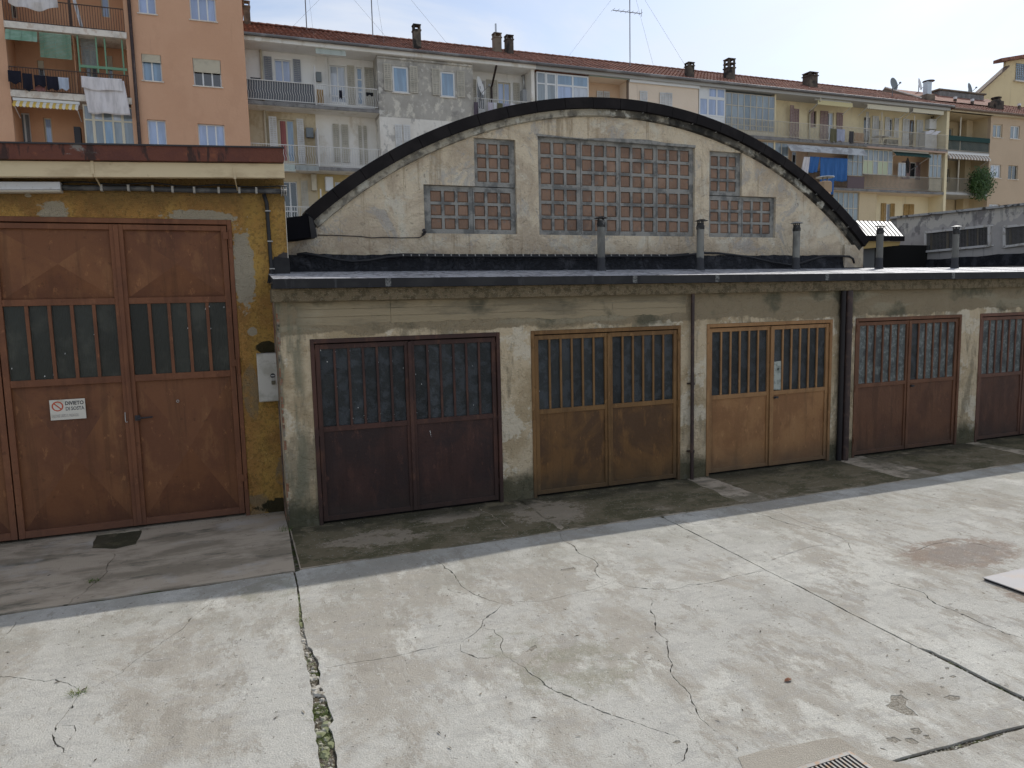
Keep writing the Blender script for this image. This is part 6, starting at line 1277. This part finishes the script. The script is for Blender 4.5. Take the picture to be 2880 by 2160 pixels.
ch.win((x5a, x5b, ZS2+1.02, ZS1-.28), FY+.05, 6, G_pane, M_frameC, rows=(.54,), sill=False, name='glazed_veranda', fw=.035, panes=[mat('pale_green_pane', (.46, .50, .34), .5), G_pane, mat('pale_green_pane', (.46, .50, .34), .5), G_pane, G_pane, G_pane])
ch.win((x5c, x5d, ZS2+1.02, ZS1-.28), FY+.05, 3, G_grey, M_railC, rows=(.5,), sill=False, name='glazed_veranda', fw=.035)
ch.win(b5(428, 1065, 498, 1200), BY-.5, 2, G_lace, sill=False); ch.win(b5(590, 1050, 640, 1200), BY, 1, G_dark, sill=False); ch.shutter(b5(520, 1040, 585, 1210), BY, S_mauve); ch.shutter(b5(645, 1050, 680, 1215), BY, S_mauve)
r = f5(436, 945, 765, 1010); awning(ch, (r[0], r[1], r[2]-.05, ZS1-.3), FY+.05, M_greenD, None, .3, .05, 10)
BX('balcony_fascia', mat('rosy_board', (.45, .31, .24), .8), ch.r, at(*Z5(165, 915), FY)[0], xo1-.02, FY-.3, FY-.285, ZS1-.26, ZS1-.16)
ch.railing(x5a, x5d, ZS2+.08, ZS2+1.0, FY-.06, M_railG)
BX('rail_board', S_tan, ch.r, x5c, x5d, FY-.02, FY+.02, ZS2+.05, ZS2+.95)
dish('dark dish antenna on the middle cream balcony', *(lambda p: (p[0], FY-.4, p[1]))(at(*Z5(575, 1080), FY-.4)), .5, mat('dark_dish', (.05, .052, .06), .5), ZS2+1.0, (.9, -.7, .1))
# ground storeys
for a, b, c, d in ((203, 1427, 250, 1620), (325, 1432, 361, 1620), (412, 1435, 441, 1620), (534, 1440, 576, 1640), (578, 1441, 620, 1640)): ch.shutter(b5(a, b, c, d), BY, S_wood)
ch.win(b5(361, 1437, 411, 1640), BY, 2, G_lace, key='g', sill=False)
xg = at(*Z5(195, 1450), BY)[0]
ch.wall('g', xg, xo1+.05, 0, ZS2-.1, BY, M_cream2); ch.wall('g', x2b-4, xg, 0, ZS2-.1, BY, M_tanD)
r = rect(zq, 1130, 960, 1600, 1500, FY+.4); ch.win((r[0], r[1], r[2]-1, ZS2-.2), FY+.4, 5, G_grey, M_railC, rows=(.62,), sill=False, name='glazed_veranda', fw=.04)
BX('divider', M_tanD, ch.r, r[1]+.01, xg, FY+.3, FY+.5, 0, ZS2-.16)
# roof of the cream house
rc = roof_tiles(ch, xb0, xb1+.15, 38.2, ZE, YR, ZR)
MB().tube([(xb0, 38.1, ZE-.03), (xb1+.15, 38.1, ZE-.03)], .085, 8).build('gutter', M_gut, ch.r)
BX('eaves_board', mat('pale_grey_soffit', (.44, .43, .41), .9), ch.r, xb0, xb1, 38.25, FY-.13, ZE-.27, ZE-.08)
chim_px(rc, 1939, 177, 219, 18.5, M_chim); chim_px(rc, 2051, 167, 225, 21, M_chim, 2); chim_px(rc, 2278, 206, 246, 25, M_chim)
mast(1772, 189, 'tall antenna mast with a crossbar above the vault', True)

# ---- tan house at the far right
th = House('apartment_building', 'tan apartment house with deep loggias at the right edge', (50, BY, 0))
xt0 = xb1+.16; xt1 = at(*Z5(1340, 900), FY)[0]
TZ = ZE-.1; tb1 = at(*Z5(1100, 950), FY)[1]; tb2 = at(*Z5(1050, 1330), FY)[1]
for q in ((1372, 690, 1455, 822), (1535, 705, 1616, 835), (1348, 1068, 1441, 1198), (1515, 1076, 1597, 1210), (1335, 1438, 1425, 1520), (1495, 1442, 1580, 1520)): th.win(rect(Z5, *q, FY), FY, 2, G_grey if q[1] < 1060 else (G_lace if q[0] < 1400 else G_dark), key='f', fw=.07 if q[0] != 1515 else .03, frame=M_frameW if q[0] not in (1515, 1372) else M_frameC)
th.wall('f', xt1, xt1+16, 0, TZ, FY, M_tan)
for q in ((1055, 700, 1106, 840), (1180, 708, 1212, 845)): th.win(b5(*q), BY+1, 1, G_grey, key='b', sill=False, frame=M_frameC)
for q in ((1035, 1075, 1080, 1220), (1158, 1075, 1195, 1230)): th.win(b5(*q), BY+1, 1, G_dark, key='b', sill=False, frame=M_frameC)
th.wall('b', xt0-.5, xt1+.1, 0, TZ, BY+1, M_tanD)
BX('loggia_side_wall', M_tanD, th.r, xt1-.01, xt1+.2, FY+.252, BY+6, 0, TZ)
BX('pillar', M_tanD, th.r, *rect(Z5, 1128, 700, 1180, 900, BY+.3)[:2], BY+.3, BY+.9, 0, TZ-.2)
BX('loggia_ceiling', M_tanD, th.r, xt0-.2, xt1, 38.3, BY+.99, TZ-.2, TZ-.1)
for z in (tb1, tb2): BX('balcony_slab', mat('pale_grey_soffit', (.44, .43, .41), .9), th.r, xt0-.2, xt1-.02, FY, BY+.99, z-.18, z)
th.railing(xt0-.15, xt1-.05, tb1+.05, tb1+1.0, FY+.03, M_railG, wavy=False); BX('rail_cover', mat('green_rail_cover', (.018, .05, .048), .8), th.r, xt0-.14, xt1-.06, FY+.06, FY+.075, tb1+.08, tb1+1.0); BX('rail_cover_fold', M_greenD, th.r, xt0-.14, xt1-.06, FY-.05, FY-.02, tb1+.72, tb1+1.04)
th.railing(xt0-.15, xt1-.05, tb2+.05, tb2+1.0, FY+.03, M_railG, wavy=False)
a = at(*Z5(1074, 800), FY)[0]
for z in (tb1, tb2): MB().tube([(a, FY+.1, z), (a, FY+.1, z+2.4)], .05, 8).build('post', M_railC, th.r)
awning(th, (xt0-.1, xt1-.08, tb1-.62, tb1-.19), FY+.05, mat('brown_stripe', (.30, .22, .17), .85), mat('white_stripe', (.66, .63, .57), .85), .25, .10, 28)
bo = thing('wall_boiler', 'white boiler in the top tan loggia', 'boiler', (at(*Z5(1285, 790), BY+.8)[0], BY+.8, tb1+1)); r = rect(Z5, 1256, 760, 1315, 818, BY+.6); MB().box(r[0], r[1], BY+.5, BY+.99, r[2], r[3]).build('casing', M_frameW, bo, bevel=.02); MB().tube([((r[0]+r[1])/2, BY+.7, r[3]), ((r[0]+r[1])/2, BY+.7, r[3]+.6)], .06, 8).build('flue', M_gut, bo)
rt = roof_tiles(th, xt0, xt1+16, 38.2, TZ, 43.4, TZ+2.25)
MB().tube([(xt0, 38.1, TZ-.04), (xt1+16, 38.1, TZ-.04)], .08, 8).build('gutter', M_frameB, th.r)
BX('eaves_board', M_creamS, th.r, xt0, xt1+16, 38.25, FY+.02, TZ-.2, TZ-.08)
# hanging bush
bu = MB(); rn = random.Random(2); c = at(*Z5(1258, 1245), FY-.4)
for k in range(3600):
    u = rn.gauss(0, .42); v = rn.gauss(0, .48); w = rn.gauss(0, .25)
    if u*u/1.0+v*v/1.7 > 1: continue
    x, y, z = c[0]+u*1.1, FY-.4+w, c[1]+v*1.0; s = rn.uniform(.05, .11); a = rn.uniform(0, 6.28); t = rn.uniform(-.6, .6)
    bu.add([(x+s*math.cos(a), y+s*t, z+s*math.sin(a)), (x-s*.5*math.sin(a), y, z+s*.5*math.cos(a)), (x-s*math.cos(a), y-s*t, z-s*math.sin(a)), (x+s*.5*math.sin(a), y, z-s*.5*math.cos(a))], [(0, 1, 2, 3)])
bs = thing('hanging_bush', 'leafy green bush hanging over the lower tan balcony', 'bush', (c[0], FY, tb2))
bu.build('leaves', mat('bush_leaves', (.05, .095, .022), .6, layers=[((.035, .075, .018), dict(s=3, d=3, lo=.42, hi=.6)), ((.09, .135, .035), dict(s=5, d=2, lo=.6, hi=.7, off=4))]), bs)
st = MB()
for k in range(6): a = k*1.05; st.bar((c[0], FY-.2, tb2+.3), (c[0]+.5*math.cos(a), FY-.4+.1*math.sin(a), c[1]+.8*math.sin(a)), .03)
st.build('stems', M_frameB, bs); MB().box(c[0]-.3, c[0]+.3, FY-.3, FY+.02, tb2+.1, tb2+.4).build('planter', S_wood, bs, bevel=.02)
# roof furniture at the right
def on_roof(Z, x, y): return roof_at(*Z(x, y))
p = on_roof(Z5, 752, 470); ch2 = thing('steel_flue', 'square steel flue with a wide disc cap on the tiled roof', 'flue', p)
w = .21; zt = at(*Z5(755, 300), p[1])[1]; zt2 = at(*Z5(765, 283), p[1])[1]
MB().box(p[0]-.42, p[0]+.42, p[1]-.35, p[1]+.35, p[2]-.5, p[2]+.35).build('base', M_chimT, ch2, bevel=.02); MB().box(p[0]-w, p[0]+w, p[1]-w, p[1]+w, p[2]+.351, zt).build('duct', M_metal, ch2, bevel=.02)
MB().lathe([(.42, 0), (.40, .04), (.1, .09)], (p[0]+.1, p[1], zt2-.1), 18).build('cap', M_gut, ch2); MB().tube([(p[0]+.1, p[1], zt), (p[0]+.1, p[1], zt2)], .04, 6).build('stem', M_gut, ch2)
dish('round dish on a pole in front of the roof step', *(lambda q, p: (q[0], p[1], q[1]))(at(*Z5(447, 318), on_roof(Z5, 418, 452)[1]), on_roof(Z5, 418, 452)), .42, M_metbox, on_roof(Z5, 418, 452)[2], (.15, -1, .2)); dish('thin white dish beside the square steel flue', *(lambda q: (q[0], 43, q[1]))(at(*Z5(690, 322), 43)), .45, M_frameW, ZR-.3, (.45, -.9, .2)); dish('small grey dish near the yellow gable', *(lambda q: (q[0], 43, q[1]))(at(*Z5(1156, 360), 43)), .42, M_metbox, ZR-.3, (.3, -.95, .2))
P0 = at(*Z5(290, 403), 43.1); P1 = roof_at(*Z5(700, 463)); AP = at(*Z5(355, 356), 43.1); EP = at(*Z5(835, 402), 43.1)
rs = thing('roof_step', 'raised tiled roof section with a dark sloping side', 'roof', (P0[0], 43.1, P0[1]))
MB().add([(P0[0], 43.1, P0[1]-.3), (P1[0], P1[1], P1[2]-.1), (P1[0], P1[1], P1[2]+.06), (AP[0], 43.1, AP[1])], [(0, 1, 2, 3)]).build('side_cheek', M_frameB, rs)
MB().add([(AP[0], 43.1, AP[1]), (P1[0], P1[1], P1[2]+.06), (P1[0]+9, P1[1], P1[2]+.06), (EP[0]+6, 43.1, AP[1])], [(0, 1, 2, 3)]).build('raised_roof', M_tile, rs)
MB().bar((AP[0], 43.06, AP[1]+.03), (P1[0], P1[1]-.04, P1[2]+.09), .09).build('verge_board', M_slabW, rs)
r = rect(Z5, 850, 390, 1265, 440, 42.8); sk = thing('roof_hatch', 'long low grey roof box on the tan house ridge', 'roof box', (r[0], 42.8, r[2])); MB().box(r[0], r[1], 42.6, 44, r[2]-.6, r[2]+.08).build('box', M_slabG, sk, bevel=.03); MB().box(r[0]-.15, r[1]+.15, 42.5, 44.1, r[2]+.081, r[2]+.2).build('lid', M_chimT, sk, bevel=.02)
p = roof_at(*Z5(1395, 545)); q = thing('low_chimney', 'squat round-topped chimney on the tan house roof', 'chimney', p); zt = at(*Z5(1400, 435), p[1])[1]
MB().box(p[0]-.42, p[0]+.42, p[1]-.35, p[1]+.35, p[2]-.8, p[2]+(zt-p[2])*.55).build('shaft', M_chim, q, bevel=.03); MB().lathe([(.34, 0), (.34, .10), (.26, .12), (.26, .2), (.36, .22), (.36, .3), (.28, .32)], (p[0], p[1], p[2]+(zt-p[2])*.55), 16).build('cowl', M_chim, q)
for x, y, lab in ((1015, 470, 'white vent stub between the roof box and the gutter'), (1175, 490, 'white vent stub right of the other'), (1613, 530, 'white vent stub near the right edge')):
    p = roof_at(*Z5(x, y+22)); v = thing('roof_vent', lab, 'roof vent', p); MB().box(p[0]-.08, p[0]+.08, p[1]-.08, p[1]+.08, p[2]-.1, p[2]+.25).build('stub', M_chim, v); MB().box(p[0]-.09, p[0]+.09, p[1]-.09, p[1]+.09, p[2]+.251, p[2]+.42).build('cap', M_frameW, v)
# ---- yellow house beyond
DY = 56.0
yh = House('apartment_building', 'tall pale yellow house with glass-block stair window at top right', (80, DY, 0))
g = [at(*Z5(*p), DY) for p in ((1195, 415), (1490, 168), (1490, 110), (1800, 60))]
sl = (g[3][1]-g[2][1])/(g[3][0]-g[2][0]); xr_ = g[1][0]+14; gz = lambda x: g[2][1]+(x-g[1][0])*sl
plate('wall', [(g[0][0]-2, 0), (g[0][0]-2, g[0][1]-1.6), (g[1][0], g[1][1]), (g[1][0], g[2][1]), (xr_, gz(xr_)), (xr_, 0)], [], DY, .3, M_yelD, yh.r)
MB().prism([(g[0][0]-2.3, g[0][1]-1.85), (g[1][0], g[1][1]+.0), (g[1][0], g[1][1]+.16), (g[0][0]-2.3, g[0][1]-1.68)], DY-.4, DY+.29).build('verge', M_frameB, yh.r)
t0 = at(*Z5(1437, 130), DY-.5)
MB().prism([(t0[0], gz(t0[0])+.0), (xr_, gz(xr_)+.02), (xr_, gz(xr_)+.38), (t0[0], gz(t0[0])+.34)], DY-.6, DY+.28).build('roof', M_tile, yh.r)
r = rect(Z5, 1585, 125, 1700, 300, DY-.02); hs = []; nc, nr = 7, 8
for i in range(nc):
    for j in range(nr): w, h = (r[1]-r[0])/nc, (r[3]-r[2])/nr; hs.append((r[0]+i*w+w*.12, r[0]+(i+1)*w-w*.12, r[2]+j*h+h*.12, r[2]+(j+1)*h-h*.12))
lat = plate('stair_window', R4(r), [R4(q) for q in hs], DY-.06, .05, M_grid, yh.r)
for q in hs: BX('glass_block', G_blue, lat, q[0], q[1], DY-.03, DY-.025, q[2], q[3])
BX('sill', M_slabW, lat, r[0]-.3, r[1]+.3, DY-.25, DY-.062, r[2]-.15, r[2]-.02)
# small disc-capped flue rising in front of the cream house
fx, fz = at(2319, 560, 30); q = thing('disc_flue', 'tan flue with a tilted disc cap in front of the blue drapes', 'flue', (fx, 30, 3)); z1 = at(*zq(960, 760), 30)[1]; z2 = at(*zq(960, 690), 30)[1]
MB().box(fx-.22, fx+.22, 29.8, 30.2, 0, z1).build('shaft', M_peach, q, bevel=.02); MB().box(fx-.25, fx+.25, 29.77, 30.23, z1-.55, z1-.05).build('wrap', mat('brown_wrap', (.40, .28, .18), .8), q); MB().lathe([(.46, 0), (.45, .04), (.15, .08)], (fx, 30, z2), 20).build('cap', M_metal, q); MB().tube([(fx+.15, 30, z1-.1), (fx+.15, 30, z2)], .03, 6).tube([(fx-.15, 30, z1-.1), (fx-.15, 30, z2)], .03, 6).build('struts', M_gut, q)
